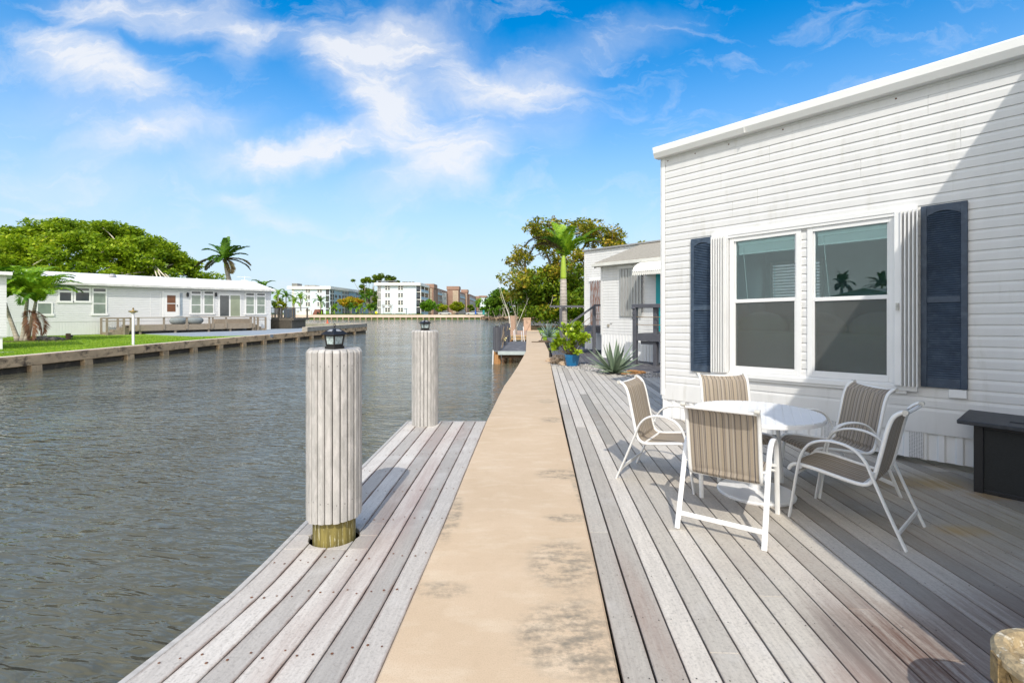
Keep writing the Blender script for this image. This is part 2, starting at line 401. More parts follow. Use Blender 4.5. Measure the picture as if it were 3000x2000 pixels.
w = MB(); w.add([(-400,-60,WATER_Z),(400,-60,WATER_Z),(400,1500,WATER_Z),(-400,1500,WATER_Z)], [(0,1,2,3)])
tag(w.build('canal_water', water_mat()), kind='structure')
bed = MB(); bed.add([(-1500,-200,-2.5),(1500,-200,-2.5),(1500,3000,-2.5),(-1500,3000,-2.5)], [(0,1,2,3)])
tag(bed.build('ground', M('mud', (.06,.05,.035), .9)), kind='structure')

# walkway on the seawall cap
WL = [(-.80,-3),(-.72,-.5),(-.594,2.06),(-.515,3.61),(-.465,4.9),(-.372,7.1),(-.262,9.0),(-.165,10.5),(-.02,12.0),(.20,14.6),(.40,17.2),(.573,19.65),(.66,22.5),(.775,25.8),(1.06,35),(1.35,42.5)]
WR = [(.18,-3),(.33,-.5),(.471,2.06),(.530,3.015),(.622,4.72),(.74,7.0),(.87,9.3),(1.0,11.5),(1.2,14.95),(1.32,17),(1.50,19.3),(1.62,22.4),(1.74,25.6),(2.05,35),(2.35,42.5)]
def walk_mat():
    m, nt, b = base_nodes('walkway_concrete'); k = NB(nt)
    v = k.coord(); c = k.mix(k.rng(k.noise(v, 1.3, 5, .6), .3, .7), (.535,.405,.275), (.60,.465,.33))
    st = k.new('ShaderNodeMapping'); k.L.new(v, st.inputs[0]); st.inputs['Scale'].default_value = (1.4,3.2,1)
    c = k.mix(k.rng(k.noise(st.outputs[0], 2.0, 5, .6), .5,.72,0,.45), c, (.69,.58,.44))
    c = k.mix(k.rng(k.noise(v, 150, 4, .7), .48,.72,0,.55), c, (.36,.27,.18))
    c = k.mix(k.rng(k.noise(v, 14, 5, .7), .52,.74,0,.30), c, (.44,.335,.225))
    sn = k.noise(st.outputs[0], 4.5, 7, .68); sf = k.noise(v, 30, 4, .7)
    sm = k.rng(k.math('ADD', k.math('MULTIPLY', sn, .68), k.math('MULTIPLY', sf, .32)), .43, .62)
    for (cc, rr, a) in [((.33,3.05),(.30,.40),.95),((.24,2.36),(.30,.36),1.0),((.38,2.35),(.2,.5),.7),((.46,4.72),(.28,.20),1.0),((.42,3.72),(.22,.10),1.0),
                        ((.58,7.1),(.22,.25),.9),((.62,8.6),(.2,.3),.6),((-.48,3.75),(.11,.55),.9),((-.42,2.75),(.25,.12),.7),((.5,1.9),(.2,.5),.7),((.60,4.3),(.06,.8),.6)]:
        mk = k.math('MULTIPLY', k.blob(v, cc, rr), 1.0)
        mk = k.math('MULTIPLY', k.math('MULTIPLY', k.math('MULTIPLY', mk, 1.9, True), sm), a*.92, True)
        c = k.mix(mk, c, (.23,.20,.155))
    # hairline joints every few metres
    k.L.new(c, b.inputs['Base Color']); b.inputs['Roughness'].default_value = .88; b.inputs['Specular IOR Level'].default_value = .2
    k.L.new(k.bump(k.noise(v, 160, 3, .6), .25, .004), b.inputs['Normal']); return m
wk = MB(); poly = WL + WR[::-1]
wk.prism(poly, -2.4, 0)
walk = tag(wk.build('walkway', walk_mat(), bevel=.012), kind='structure')

# land on our side, behind the walkway
land = MB(); land.prism(WR + [(2.4,57),(160,57),(160,-30),(.1,-30)], -2.4, -.24)
tag(land.build('soil', M('dark_soil', (.05,.042,.032), .95, .3, 6)), kind='structure')

# ------------------------------------------------------------------ grey timber deck by the house
def yfar(x):
    pts = [(.9,14.75),(1.16,14.5),(1.84,13.5),(2.57,12.56),(3.02,11.87),(3.65,11.75),(5,11.5),(12,11)]
    for (a,b),(c,d) in zip(pts, pts[1:]):
        if x <= c: return b + (d-b)*(x-a)/(c-a)
    return 11
DIRV = Vector((math.sin(DA), math.cos(DA))); NRM = Vector((math.cos(DA), -math.sin(DA)))
DECK_TONES = [(0,(.59,.545,.475)),(.20,(.46,.422,.37)),(.36,(.66,.61,.54)),(.54,(.52,.48,.42)),(.68,(.63,.58,.51)),(.86,(.36,.335,.295)),(.94,(.55,.51,.45))]
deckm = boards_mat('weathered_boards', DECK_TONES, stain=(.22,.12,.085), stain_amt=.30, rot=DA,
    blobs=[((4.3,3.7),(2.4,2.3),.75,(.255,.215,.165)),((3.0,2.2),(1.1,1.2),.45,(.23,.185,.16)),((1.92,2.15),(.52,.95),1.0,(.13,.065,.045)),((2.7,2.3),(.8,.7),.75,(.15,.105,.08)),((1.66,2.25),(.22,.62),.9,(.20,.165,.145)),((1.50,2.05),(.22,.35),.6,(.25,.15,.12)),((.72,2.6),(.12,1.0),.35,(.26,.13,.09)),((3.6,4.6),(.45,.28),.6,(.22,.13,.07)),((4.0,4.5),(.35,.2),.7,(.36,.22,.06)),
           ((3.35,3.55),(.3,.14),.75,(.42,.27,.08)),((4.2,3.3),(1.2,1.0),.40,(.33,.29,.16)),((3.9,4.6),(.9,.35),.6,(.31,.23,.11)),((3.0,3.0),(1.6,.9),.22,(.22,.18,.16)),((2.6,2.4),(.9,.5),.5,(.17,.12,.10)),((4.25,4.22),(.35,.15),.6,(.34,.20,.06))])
mb = MB(); nails = MB(); rnd = random.Random(11)
O0 = Vector((.471+.020, 2.06)); Wd, Gp = .138, .009
for i in range(48):
    l0 = i*(Wd+Gp) + (0 if i else -.002)
    c = O0 + NRM*(l0+Wd/2)
    s = -3.4 - rnd.uniform(0, 2.5)
    # far end of this board
    x = c.x
    for _ in range(6): x = c.x + DIRV.x*(yfar(x)-c.y)
    send = (yfar(x) - c.y)/DIRV.y - rnd.uniform(0,.02)
    while s < send - .05:
        e = min(s + rnd.choice([3.6,4.9,4.9,6.0]), send)
        if send - e < .7: e = send
        a = c + DIRV*(s+.0015); q = c + DIRV*(e-.0015); hw = NRM*(Wd/2)
        dz = rnd.uniform(-.002,.002); pts = [a-hw, a+hw, q+hw, q-hw]
        k9 = max(2, int((e-s)/.8)+1); mb.board([tuple(a-hw+(q-a)*(j/(k9-1))) for j in range(k9)], [tuple(a+hw+(q-a)*(j/(k9-1))) for j in range(k9)], -.052, -.022+dz, .009)
        s = e
    for k2 in range(40):                                # nail pairs on every joist
        sy = -1.2 + k2*.42
        if sy > send - .05: break
        for sg in (-.045,.045):
            p = c + DIRV*(sy + rnd.uniform(-.012,.012)) + NRM*(sg + rnd.uniform(-.006,.006))
            r = rnd.uniform(.0028,.0045)
            nails.add([(p.x+r*math.cos(t*1.0472), p.y+r*math.sin(t*1.0472), -.0185) for t in range(6)], [tuple(range(6))])
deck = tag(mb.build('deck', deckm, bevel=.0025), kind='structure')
nl = nails.build('nail_heads', M('old_nails', (.05,.042,.038), .7), deck); tag(nl, kind='stuff')
jm = MB(); jm.prism([(.56,-3),(1.22,14.4),(3.6,11.7),(7,11.3),(7,-3)], -.20, -.075)
tag(jm.build('joists', M('shadowed_joists', (.05,.04,.03), .9), deck))

# ------------------------------------------------------------------ dock with two clad pilings
PIL = [(-1.312, 3.53), (-1.284, 7.06), (-1.335, .56)]
dock = thing('dock', 'narrow dock of weathered grey planks with rusty screws beside the sandy walkway', 'dock', (-1.2, 4.5, -.05))
DOCK_TONES = [(0,(.55,.515,.475)),(.3,(.47,.44,.405)),(.55,(.66,.62,.57)),(.75,(.43,.405,.375)),(.9,(.52,.49,.45))]
dockm = boards_mat('dock_boards', DOCK_TONES, stain=(.23,.165,.145), stain_amt=.50, rot=R(2.2), edge=(.3,.15,.1), edge_amt=.68,
    blobs=[((-1.0,3.2),(.16,1.4),.7,(.31,.245,.22)),((-.86,4.3),(.15,1.9),.8,(.36,.275,.25)),((-1.05,4.2),(.12,.8),.6,(.22,.16,.145)),((-1.0,6.2),(.35,.9),.4,(.34,.22,.19)),((-1.12,2.3),(.12,.6),.35,(.3,.19,.15)),((-.72,6.6),(.2,.8),.4,(.34,.22,.19))])
mb = MB(); sc = MB(); rnd = random.Random(5)
def pw(y, pts):
    for (a,b),(c,d) in zip(pts, pts[1:]):
        if y <= c: return b+(d-b)*(y-a)/(c-a)
    return pts[-1][1]
XIN = catmull([(y,x-.016,0) for x,y in WL[:8]], 6); XIN = [(p.x,p.y) for p in XIN]
XOUT = catmull([(-1.5,-2.22,0),(.0,-2.04,0),(1.2,-1.90,0),(2.13,-1.725,0),(2.55,-1.650,0),(2.97,-1.606,0),(3.8,-1.600,0),(5.2,-1.58,0),(7.3,-1.556,0)], 6); XOUT = [(p.x,p.y) for p in XOUT]
DX = lambda u, y: pw(y,XIN)+(pw(y,XOUT)-pw(y,XIN))*u
NB_ = 7; hx, hy = PIL[0]; hr = .178
for i in range(NB_):
    u0, u1 = i/NB_, (i+1)/NB_; g = .0042
    y0, y1 = -.9-rnd.uniform(0,.1), 7.23+rnd.uniform(-.006,.006)
    R_ = lambda y: DX(u0,y)-g
    L_ = lambda y: DX(u1,y)+g
    def run(ya, yb, n=22): return [ya+(yb-ya)*q/n for q in range(n+1)]
    zt = -.05+rnd.uniform(-.002,.002)
    def slab(ya, yb):
        ys_ = run(ya, yb); mb.board([(L_(y),y) for y in ys_], [(R_(y),y) for y in ys_], zt-.04, zt, .016)
    xl, xr = L_(hy), R_(hy)
    if xr > hx-hr and xl < hx+hr:
        slab(y0, hy-hr-.02); slab(hy+hr+.02, y1)
        xs = [xl+(xr-xl)*q/8 for q in range(9)]
        hh = lambda x: math.sqrt(max(0,hr*hr-(x-hx)**2))
        mb.prism([(L_(hy-hr-.02),hy-hr-.02),(R_(hy-hr-.02),hy-hr-.02)]+[(x,hy-hh(x)) for x in xs[::-1]], zt-.04, zt)
        mb.prism([(x,hy+hh(x)+.0005) for x in xs]+[(R_(hy+hr+.02),hy+hr+.02),(L_(hy+hr+.02),hy+hr+.02)], zt-.04, zt)
    else: slab(y0, y1)
    for yy in (1.1,1.75,2.35,2.86,3.25,3.85,4.45,5.05,5.6,6.2,6.75,7.15):
        for fr in (.25,.75):
            if rnd.random() < .06: continue
            y = yy+rnd.uniform(-.03,.03)-.05*i*.3; x = L_(y)+(R_(y)-L_(y))*fr+rnd.uniform(-.008,.008)
            if abs(x-hx) < .2 and abs(y-hy) < .2: continue
            r = rnd.uniform(.0055,.008)
            sc.add([(x+r*math.cos(t*.785), y+r*math.sin(t*.785), -.0455) for t in range(8)], [tuple(range(8))])
db = mb.build('decking', dockm, dock, bevel=.004, offset=dock.location)
s_ = sc.build('screw_heads', M('rusty_screws', (.16,.06,.025), .8, .4, 40), db); tag(s_, kind='stuff')
fm = MB()
ysf = [-.9+8.13*q/24 for q in range(25)]
fm.prism([(DX(1,y)-.045,y) for y in ysf]+[(DX(1,y)-.006,y) for y in ysf[::-1]], -.25, -.056)
fm.prism([(-1.60,7.237),(-.39,7.237),(-.39,7.27),(-1.60,7.27)], -.25, -.056)
fm.build('fascia', M('fascia_wood', (.42,.405,.385), .8, .15, 4, stretch=(1,6,6)), dock, offset=dock.location, bevel=.004)
bm_ = MB(); bm_.prism([(DX(1,y)+.01,y) for y in ysf]+[(DX(0,y)-.03,y) for y in ysf[::-1]], -.28, -.17)
bm_.build('frame', M('dock_frame', (.07,.06,.05), .9), dock, offset=dock.location)

CLADM = M('piling_planks', (.375,.365,.35), .85, .14, 14, stretch=(1,1,.35), bump=.35, bscale=90, bdist=.003, isl=.13, col2=(.51,.49,.475), c2=(.45,.7))
def piling(loc, label, bottom, rz=0, group='dock pilings clad in vertical planks', top=1.40):
    t = thing('piling', label, 'piling', (loc[0], loc[1], -.05), rz, group)
    c = MB(); n = 22; rr = random.Random(3)
    for j in range(n):
        a = 2*math.pi*j/n; r = .178
        m = Matrix.Rotation(a, 4, 'Z'); w2 = .0228; th = .024
        zt = top - .018 + rr.uniform(-.004,.004); zb = bottom + rr.uniform(-.006,.006)
        prof = [(r-th,-w2),(r+.008,-w2),(r+.016,-w2+.008),(r+.016,w2-.008),(r+.008,w2),(r-th,w2)]
        vs = [m @ Vector((x,y,z)) for z in (zb, zt-.02) for x,y in prof] + [m @ Vector((x-.016 if x>r else x,y,zt)) for x,y in prof]
        k = len(prof)
        fs = [tuple(range(k-1,-1,-1)), tuple(range(2*k,3*k))]
        for lv in (0,1):
            fs += [(lv*k+q, lv*k+(q+1)%k, (lv+1)*k+(q+1)%k, (lv+1)*k+q) for q in range(k)]
        c.cur = 0; c.add(vs, fs)
        c.cur = 1
        for zz in (top-.13, bottom+.14):
            o = m @ Vector((r+.0175, rr.uniform(-.005,.005), zz + rr.uniform(-.012,.012)))
            ax = (m @ Vector((0,1,0))); uz = Vector((0,0,1))
            c.add([o + ax*.0035*math.cos(q*1.0472) + uz*.0035*math.sin(q*1.0472) for q in range(6)], [tuple(range(6))])
    c.build('cladding', [CLADM, M('plank_nails', (.06,.05,.045), .7)], t)
    cp = MB(); cp.lathe([(.02,top-.09),(.16,top-.09),(.170,top-.028),(.165,top-.020),(.02,top-.020)], 23)
    cp.build('cap', CLADM, t, bevel=.003)
    co = MB(); co.lathe([(.152,-2.3),(.150,.0),(.149,top-.1)], 20); co.build('core', WOOD_TREATED, t, smooth=True)
    return t
piling(PIL[0], 'nearer plank-clad piling with its treated wooden core bare above the deck', .165)
piling(PIL[1], 'farther plank-clad piling standing at the far corner of the narrow dock', -.0, R(5))
piling(PIL[2], 'plank-clad piling behind the viewer, seen only by its shadow on the dock', .12, R(9))
GLASSL = M('lantern_glass', (.42,.50,.50), .25, .35, 30, spec=.6, col2=(.10,.12,.12), c2=(.5,.7), bump=.3, bscale=60)
def lantern():
    t = thing('lantern', 'solar lantern', 'lantern', (0,0,0), 0, 'black solar lanterns on the pilings')
    b = MB(); b.box(-.066,.066,-.066,.066,0,.022); b.box(-.058,.058,-.058,.058,.022,.03); b.build('base', LANTERN, t, bevel=.002)
    f = MB()
    lo, hi = .052, .063
    for sx in (-1,1):
        for sy in (-1,1): f.bar((sx*lo,sy*lo,.03),(sx*hi,sy*hi,.118),.016,.016,(sx,sy,0))
    for (h, z) in ((lo+.002,.035),(hi+.001,.114)):
        for a,b2 in (((-h,-h),(h,-h)),((h,-h),(h,h)),((h,h),(-h,h)),((-h,h),(-h,-h))): f.bar((*a,z),(*b2,z),.012,.012)
    f.build('frame', LANTERN, t)
    for a in range(4):
        g = MB(); m = Matrix.Rotation(a*math.pi/2, 4, 'Z')
        vs = [m @ Vector(p) for p in ((-lo,-lo,.03),(lo,-lo,.03),(hi,-hi,.118),(-hi,-hi,.118),(-lo,-lo+.004,.03),(lo,-lo+.004,.03),(hi,-hi+.004,.118),(-hi,-hi+.004,.118))]
        g.add(vs, [(0,1,2,3),(7,6,5,4),(0,4,5,1),(1,5,6,2),(2,6,7,3),(3,7,4,0)]); g.build('pane', GLASSL, t)
    i = MB(); i.box(-.014,.014,-.014,.014,.03,.11); i.build('lamp_holder', LANTERN, t)
    r = MB()
    prof = [(.100,.120),(.098,.126),(.086,.134),(.066,.150),(.040,.166),(.012,.174)]
    r.lathe([(x*1.30,z) for x,z in prof], 4, phase=math.pi/4)
    r.build('roof', LANTERN, t)
    for a in range(4):
        g = MB(); m = Matrix.Rotation(a*math.pi/2, 4, 'Z')
        vs = [m @ Vector(p) for p in ((-.032,-.0620,.1525),(.032,-.0620,.1525),(.018,-.0385,.1665),(-.018,-.0385,.1665))]
        vs += [v - Vector((0,0,.004)) for v in vs]
        g.add(vs, [(0,1,2,3),(7,6,5,4),(0,4,5,1),(1,5,6,2),(2,6,7,3),(3,7,4,0)]); g.build('solar_cell', M('solar_cell', (.30,.31,.33), .15, .1), t)
    k = MB(); k.lathe([(.010,.172),(.006,.182),(.010,.187),(.004,.192)], 10)
    k.tube([(0.011*math.cos(q*.5236), 0, .203+.011*math.sin(q*.5236)) for q in range(13)], .003, 6); k.build('finial', LANTERN, t)
    return t
lan = lantern(); lan.location = (PIL[0][0]+.005, PIL[0][1]-.01, 1.331); lan.rotation_euler.z = R(-27); lan.scale = (.74,.74,.86); lan['label'] = 'black metal lantern with pebbled glass standing on the nearer piling'
l2 = dup(lan, (PIL[1][0], PIL[1][1], 1.331), R(40), 'black metal lantern standing on the farther dock piling')

# ------------------------------------------------------------------ the white house on the right
HROT = math.atan2(-.768, .64)
house = thing('mobile_home', 'white lap-sided mobile home with navy louvred shutters, close beside the deck on the right', 'house', (2.35, 7.46, 0), HROT)
house['settled'] = 1
HI = Matrix.Rotation(-HROT, 3, 'Z')
def hl(px, py, y=0.0):                                  # where the sight line to a photo pixel meets the wall plane (local t, z)
    o = HI @ Vector((0-2.35, 0-7.46, CAMH)); d = HI @ Vector(((px-CX)/F, 1, (HY-py)/F))
    s = (y - o.y)/d.y; p = o + d*s; return p.x, p.z
def warp(mb):
    return mb
def siding(mb, x0, x1, z0, z1, holes=(), pitch=.108, dep=.016, y=0):
    z = z0
    while z < z1 - 1e-4:
        zt = min(z+pitch, z1)
        cuts = sorted({z, zt} | {h for o in holes for h in (o[2],o[3]) if z < h < zt})
        for a, b in zip(cuts, cuts[1:]):
            mid = (a+b)/2; iv = [(x0,x1)]
            for (hx0,hx1,hz0,hz1) in holes:
                if hz0 < mid < hz1:
                    iv = [s for p in iv for s in ((p[0],min(p[1],hx0)),(max(p[0],hx1),p[1])) if s[1]-s[0] > 1e-4]
            def prof(zz):                               # dutch-lap: flat lower face, cove at the top
                t = (zz-z)/pitch
                return -dep*(1 if t < .62 else 1-.75*((t-.62)/.38)) + y
            zs = [a] + [q for q in (z+pitch*.62, z+pitch*.8) if a < q < b] + [b]
            for (p, q) in iv:
                for c, d in zip(zs, zs[1:]):
                    mb.add([(p,prof(c),c),(q,prof(c),c),(q,prof(d),d),(p,prof(d),d)], [(0,1,2,3)])
                if abs(a-z) < 1e-6: mb.add([(p,y,a),(q,y,a),(q,y-dep,a),(p,y-dep,a)], [(0,1,2,3)])
        z = zt
WZ0, WZ1 = .77, 2.585
W1 = (1.099, 1.939); W2 = (2.064, 2.871)
holes = [(W1[0],W1[1],WZ0,WZ1), (W2[0],W2[1],WZ0,WZ1)]
s = MB(); siding(s, .06, 5.0, .42, 3.87, holes)
s.box(.0,4.87,-.010,.05,3.87,4.0); s.box(.02,4.87,-.018,-.010,3.955,3.995)
s.box(.0,4.95,-.017,.03,.255,.42)
for (a,b) in ((0,W1[0]),(W1[1],W2[0]),(W2[1],6)): s.box(a,b,.004,.09,.26,4.0)     # wall body behind the siding
for (a,b) in (W1,W2): s.box(a,b,.004,.09,.26,WZ0); s.box(a,b,.004,.09,WZ1,4.0)
rj = random.Random(8); seams = []
for zc in (0.95,1.49,2.9,3.2,3.3,3.55,2.79,3.0,3.65,2.2,.6,3.1): 
    xx = rj.uniform(.6,4.6); z0_ = .42 + round((zc-.42)/.108)*.108
    if any(a < xx < b for a,b in (W1,W2)) and z0_ < WZ1: continue
    seams.append((xx, z0_))
# end wall at the far corner and the wing that comes forward out of frame
for y0 in (0,): s.box(-.0,.0,0,0,0,0)
ew = MB(); siding(ew, -9.0, -.06, .42, 4.0); ew.v = [(-v[1]*-1, -v[0], v[2]) for v in ew.v]
s.v += []; o = len(s.v); s.v += ew.v; s.f += [tuple(i+o for i in f) for f in ew.f]; s.m += [0]*len(ew.f)
WNG = 4.87; WD = 4.476
wg = MB(); siding(wg, -WD, 0.0, .42, 3.87); wg.v = [(WNG + v[1], v[0], v[2]) for v in wg.v]
o = len(s.v); s.v += wg.v; s.f += [tuple(i+o for i in f) for f in wg.f]; s.m += [0]*len(wg.f)
RK = [(-WD,3.93),(0,5.47),(4.5,3.93)]                   # gable rake of the wing
s.box(WNG+.002, WNG+6, -WD, -.02, -.02, 3.90)
s.add([(WNG+.002,y,z) for y,z in RK]+[(WNG+6,y,z) for y,z in RK]+[(WNG+.002,-WD,3.86),(WNG+.002,4.5,3.86)], [(0,1,2,7,6),(3,5,4)])
warp(s).build('wall', WHITE, house)
SEAM = M('seam_grey', (.50,.50,.49), .7)
for (xx,zz) in seams:
    q = MB(); q.box(xx, xx+.0035, -.0165, -.004, zz+.002, zz+.210); q.build('panel_seam', SEAM, house)
ct = MB(); ct.box(-.02,.055,-.022,0,.31,3.99); ct.box(-.024,-.002,-.022,.07,.31,3.99); warp(ct).build('corner_trim', WHITE2, house, bevel=.003)
gt = MB()
def gutter(mb, pts):                                   # section swept along a straight run
    sec = [(0,3.985),(-.115,3.985),(-.150,4.055),(-.150,4.135),(-.138,4.145),(0,4.10)]
    (x0,y0),(x1,y1) = pts; d = Vector((x1-x0,y1-y0,0)).normalized(); nrm = Vector((d.y,-d.x,0))
    vs = [Vector((x,y,0)) + nrm*(-b) + Vector((0,0,z)) for (x,y) in pts for b,z in sec]; k = len(sec)
    mb.add(vs, [tuple(range(k)), tuple(range(2*k-1,k-1,-1))] + [(i,k+i,k+(i+1)%k,(i+1)%k) for i in range(k)])
gutter(gt, [(-.07,0),(WNG-.15,0)])
gt.box(1.318,1.324,-.1525,-.02,3.983,4.138)
gt.build('gutter', M('gutter_white', (.74,.745,.73), .4, .04, 2, col2=(.6,.57,.48), c2=(.66,.85)), house)
RUSTM = M('rust_spot', (.16,.07,.03), .8)
for q in (.1,.55,1.05,1.75,2.9):
    g2 = MB(); g2.lathe([(.010,0),(.006,.006)], 8); g2.v = [(q+a, -.0101-c, 3.93+b) for a,b,c in g2.v]; g2.build('rusty_screw', RUSTM, house)
rf = MB(); 
rf.add([(-.1,-.12,4.12),(WNG,-.12,4.12),(WNG,4.5,4.7),(-.1,4.5,4.7),(-.1,-.12,4.16),(WNG,-.12,4.16),(WNG,4.5,4.74),(-.1,4.5,4.74)], [(0,3,2,1),(4,5,6,7),(0,1,5,4),(1,2,6,5),(2,3,7,6),(3,0,4,7)])
rf.add([(-.1,4.5,4.7),(WNG,4.5,4.7),(WNG,9,4.12),(-.1,9,4.12),(-.1,4.5,4.74),(WNG,4.5,4.74),(WNG,9,4.16),(-.1,9,4.16)], [(0,3,2,1),(4,5,6,7),(0,1,5,4),(1,2,6,5),(2,3,7,6),(3,0,4,7)])
for (a,b),(c,d) in zip(RK,RK[1:]):
    rf.add([(WNG-.02,a,b+.01),(WNG+6.2,a,b+.01),(WNG+6.2,c,d+.01),(WNG-.02,c,d+.01),(WNG-.02,a,b+.06),(WNG+6.2,a,b+.06),(WNG+6.2,c,d+.06),(WNG-.02,c,d+.06)],[(0,3,2,1),(4,5,6,7),(0,1,5,4),(1,2,6,5),(2,3,7,6),(3,0,4,7)])
rf.build('roof', ROOFWHITE, house)
# skirting
sk = MB()
x = .03
while x < 4.9:
    p = [(x,-.004),(x+.045,-.004),(x+.06,.012),(x+.125,.012),(x+.14,-.004)]
    for (a,b),(c,d) in zip(p,p[1:]): sk.add([(a,b,-.03),(c,d,-.03),(c,d,.262),(a,b,.262)], [(0,1,2,3)])
    x += .14
sk.box(.012,.035,-.012,.02,-.03,.262); sk.box(.02,4.9,.015,.06,-.03,.262)
warp(sk).build('skirting', WHITE2, house)
vm, nt, b = base_nodes('perforated_vent'); k = NB(nt); vo = k.new('ShaderNodeTexVoronoi'); vo.inputs['Scale'].default_value = 70; vo.inputs['Randomness'].default_value = .1
k.L.new(k.coord(), vo.inputs['Vector']); k.L.new(k.mix(k.rng(vo.outputs[0],.30,.42), (.22,.22,.22), (.74,.74,.74)), b.inputs['Base Color'])
for px in (2664, 2415):
    a, _ = hl(px, 1350); a2, _ = hl(px+42, 1350)
    v = MB(); v.box(a,a2,-.012,-.006,-.02,.255); warp(v).build('vent', vm, house)

def window(x0, x1, blind_z):
    fr = MB(); zm = (hl(2240,886)[1] if x0 < 2 else hl(2500,886)[1])
    for (a,b,c,d) in ((x0-.03,x0+.03,WZ0-.01,WZ1+.02),(x1-.03,x1+.03,WZ0-.01,WZ1+.02)): fr.box(a,b,-.030,.05,c,d)
    fr.box(x0+.03,x1-.03,-.030,.05,WZ1-.035,WZ1+.02); fr.box(x0+.03,x1-.03,-.034,.05,WZ0-.01,WZ0+.045)
    fr.box(x0+.03,x1-.03,-.026,.05,zm-.028,zm+.02)
    for (a,b) in ((x0+.03,x0+.05),(x1-.05,x1-.03)): fr.box(a,b,-.024,.045,WZ0+.045,zm-.028); fr.box(a,b,-.010,.045,zm+.02,WZ1-.035)
    fr.box(x0+.05,x1-.05,-.022,.045,WZ0+.045,WZ0+.065)
    w = fr.build('window', WHITE2, house, bevel=.003)
    g = MB(); g.box(x0+.05,x1-.05,.012,.016,zm+.02,WZ1-.035); g.build('glass_pane', GLASSW, w)
    g = MB(); g.box(x0+.05,x1-.05,-.012,-.011,WZ0+.065,zm-.028); g.build('insect_screen', SCREENED, w)
    g = MB(); g.box(x0+.05,x1-.05,.020,.024,WZ0+.045,zm-.028); g.build('glass_pane', GLASSW, w)
    b = MB(); zt = WZ1-.04; b.box(x0+.055,x1-.055,.055,.10,zt-.05,zt)
    z = zt-.055
    while z > blind_z:
        b.add([(x0+.06,.058,z),(x1-.06,.058,z),(x1-.06,.092,z-.004),(x0+.06,.092,z-.004),(x0+.06,.058,z-.009),(x1-.06,.058,z-.009),(x1-.06,.092,z-.013),(x0+.06,.092,z-.013)],
              [(0,1,2,3),(7,6,5,4),(0,4,5,1),(2,6,7,3),(1,5,6,2),(3,7,4,0)]); z -= .0125
    b.box(x0+.06,x1-.06,.056,.095,z-.022,z); b.build('blind', BLIND, w)
    cd = MB(); xx = x0+.12
    cd.tube([(xx,.05,blind_z+.1),(xx+.07,.045,1.7),(xx+.13,.045,1.45)], .004, 5)
    for q in range(3): cd.tube([(xx+.13,.045,1.45),(xx+.17+.02*q,.045,1.2),(xx+.24+.03*q,.045,.93)], .0018, 4)
    cd.build('pull_cord', BLIND, w)
window(W1[0],W1[1],hl(2240,738,.07)[1]); window(W2[0],W2[1],hl(2500,712,.07)[1])
tr = MB()                                               # track and sill of the storm shutters
tr.box(.82,3.09,-.055,-.016,WZ1+.055,WZ1+.115); tr.box(.85,3.06,-.048,-.016,WZ1+.02,WZ1+.0551); tr.build('shutter_track', WHITE2, house, bevel=.003); tr = MB()
tr.box(.82,3.09,-.075,-.016,WZ0-.085,WZ0-.03); tr.box(.9,3.0,-.05,-.016,WZ0-.12,WZ0-.0849); tr.box(W1[0]-.03,W2[1]+.04,-.045,-.018,WZ0-.0301,WZ0-.012)
tr.build('shutter_track', WHITE2, house, bevel=.003)
def accordion(x0, x1, n):
    a = MB(); k = 2*n; zb, zt = WZ0-.028, WZ1+.053
    pts = [(x0+(x1-x0)*i/k, -.045 if i%2 else -.135) for i in range(k+1)]
    for (p,q) in zip(pts, pts[1:]):
        d = Vector((q[0]-p[0], q[1]-p[1], 0)).normalized(); nrm = Vector((-d.y,d.x,0))*.003
        vs = [Vector((*p,0))-nrm, Vector((*q,0))-nrm, Vector((*q,0))+nrm, Vector((*p,0))+nrm]
        a.prism([(v.x,v.y) for v in vs], zb, zt)
    for p in pts[::2]: a.lathe([(.007,zb),(.007,zt)], 8, (p[0],p[1],0))
    return a.build('storm_shutter', WHITE2, house)
accordion(.86, 1.035, 5); accordion(2.965, 3.10, 4)
for (a,b) in ((2.905,2.965),(1.037,1.06)):
    e = MB(); e.box(a,b,-.125,-.018,WZ0-.028,WZ1+.053); e.build('storm_shutter_end', WHITE2, house, bevel=.004)
lk = MB(); lk.box(2.925,2.95,-.15,-.13,1.55,1.63); lk.lathe([(.006,0),(.006,.03)],8,(2.937,-.16,1.58)); lk.build('shutter_lock', M('lock_grey', (.45,.45,.43), .4, metal=.5), house)
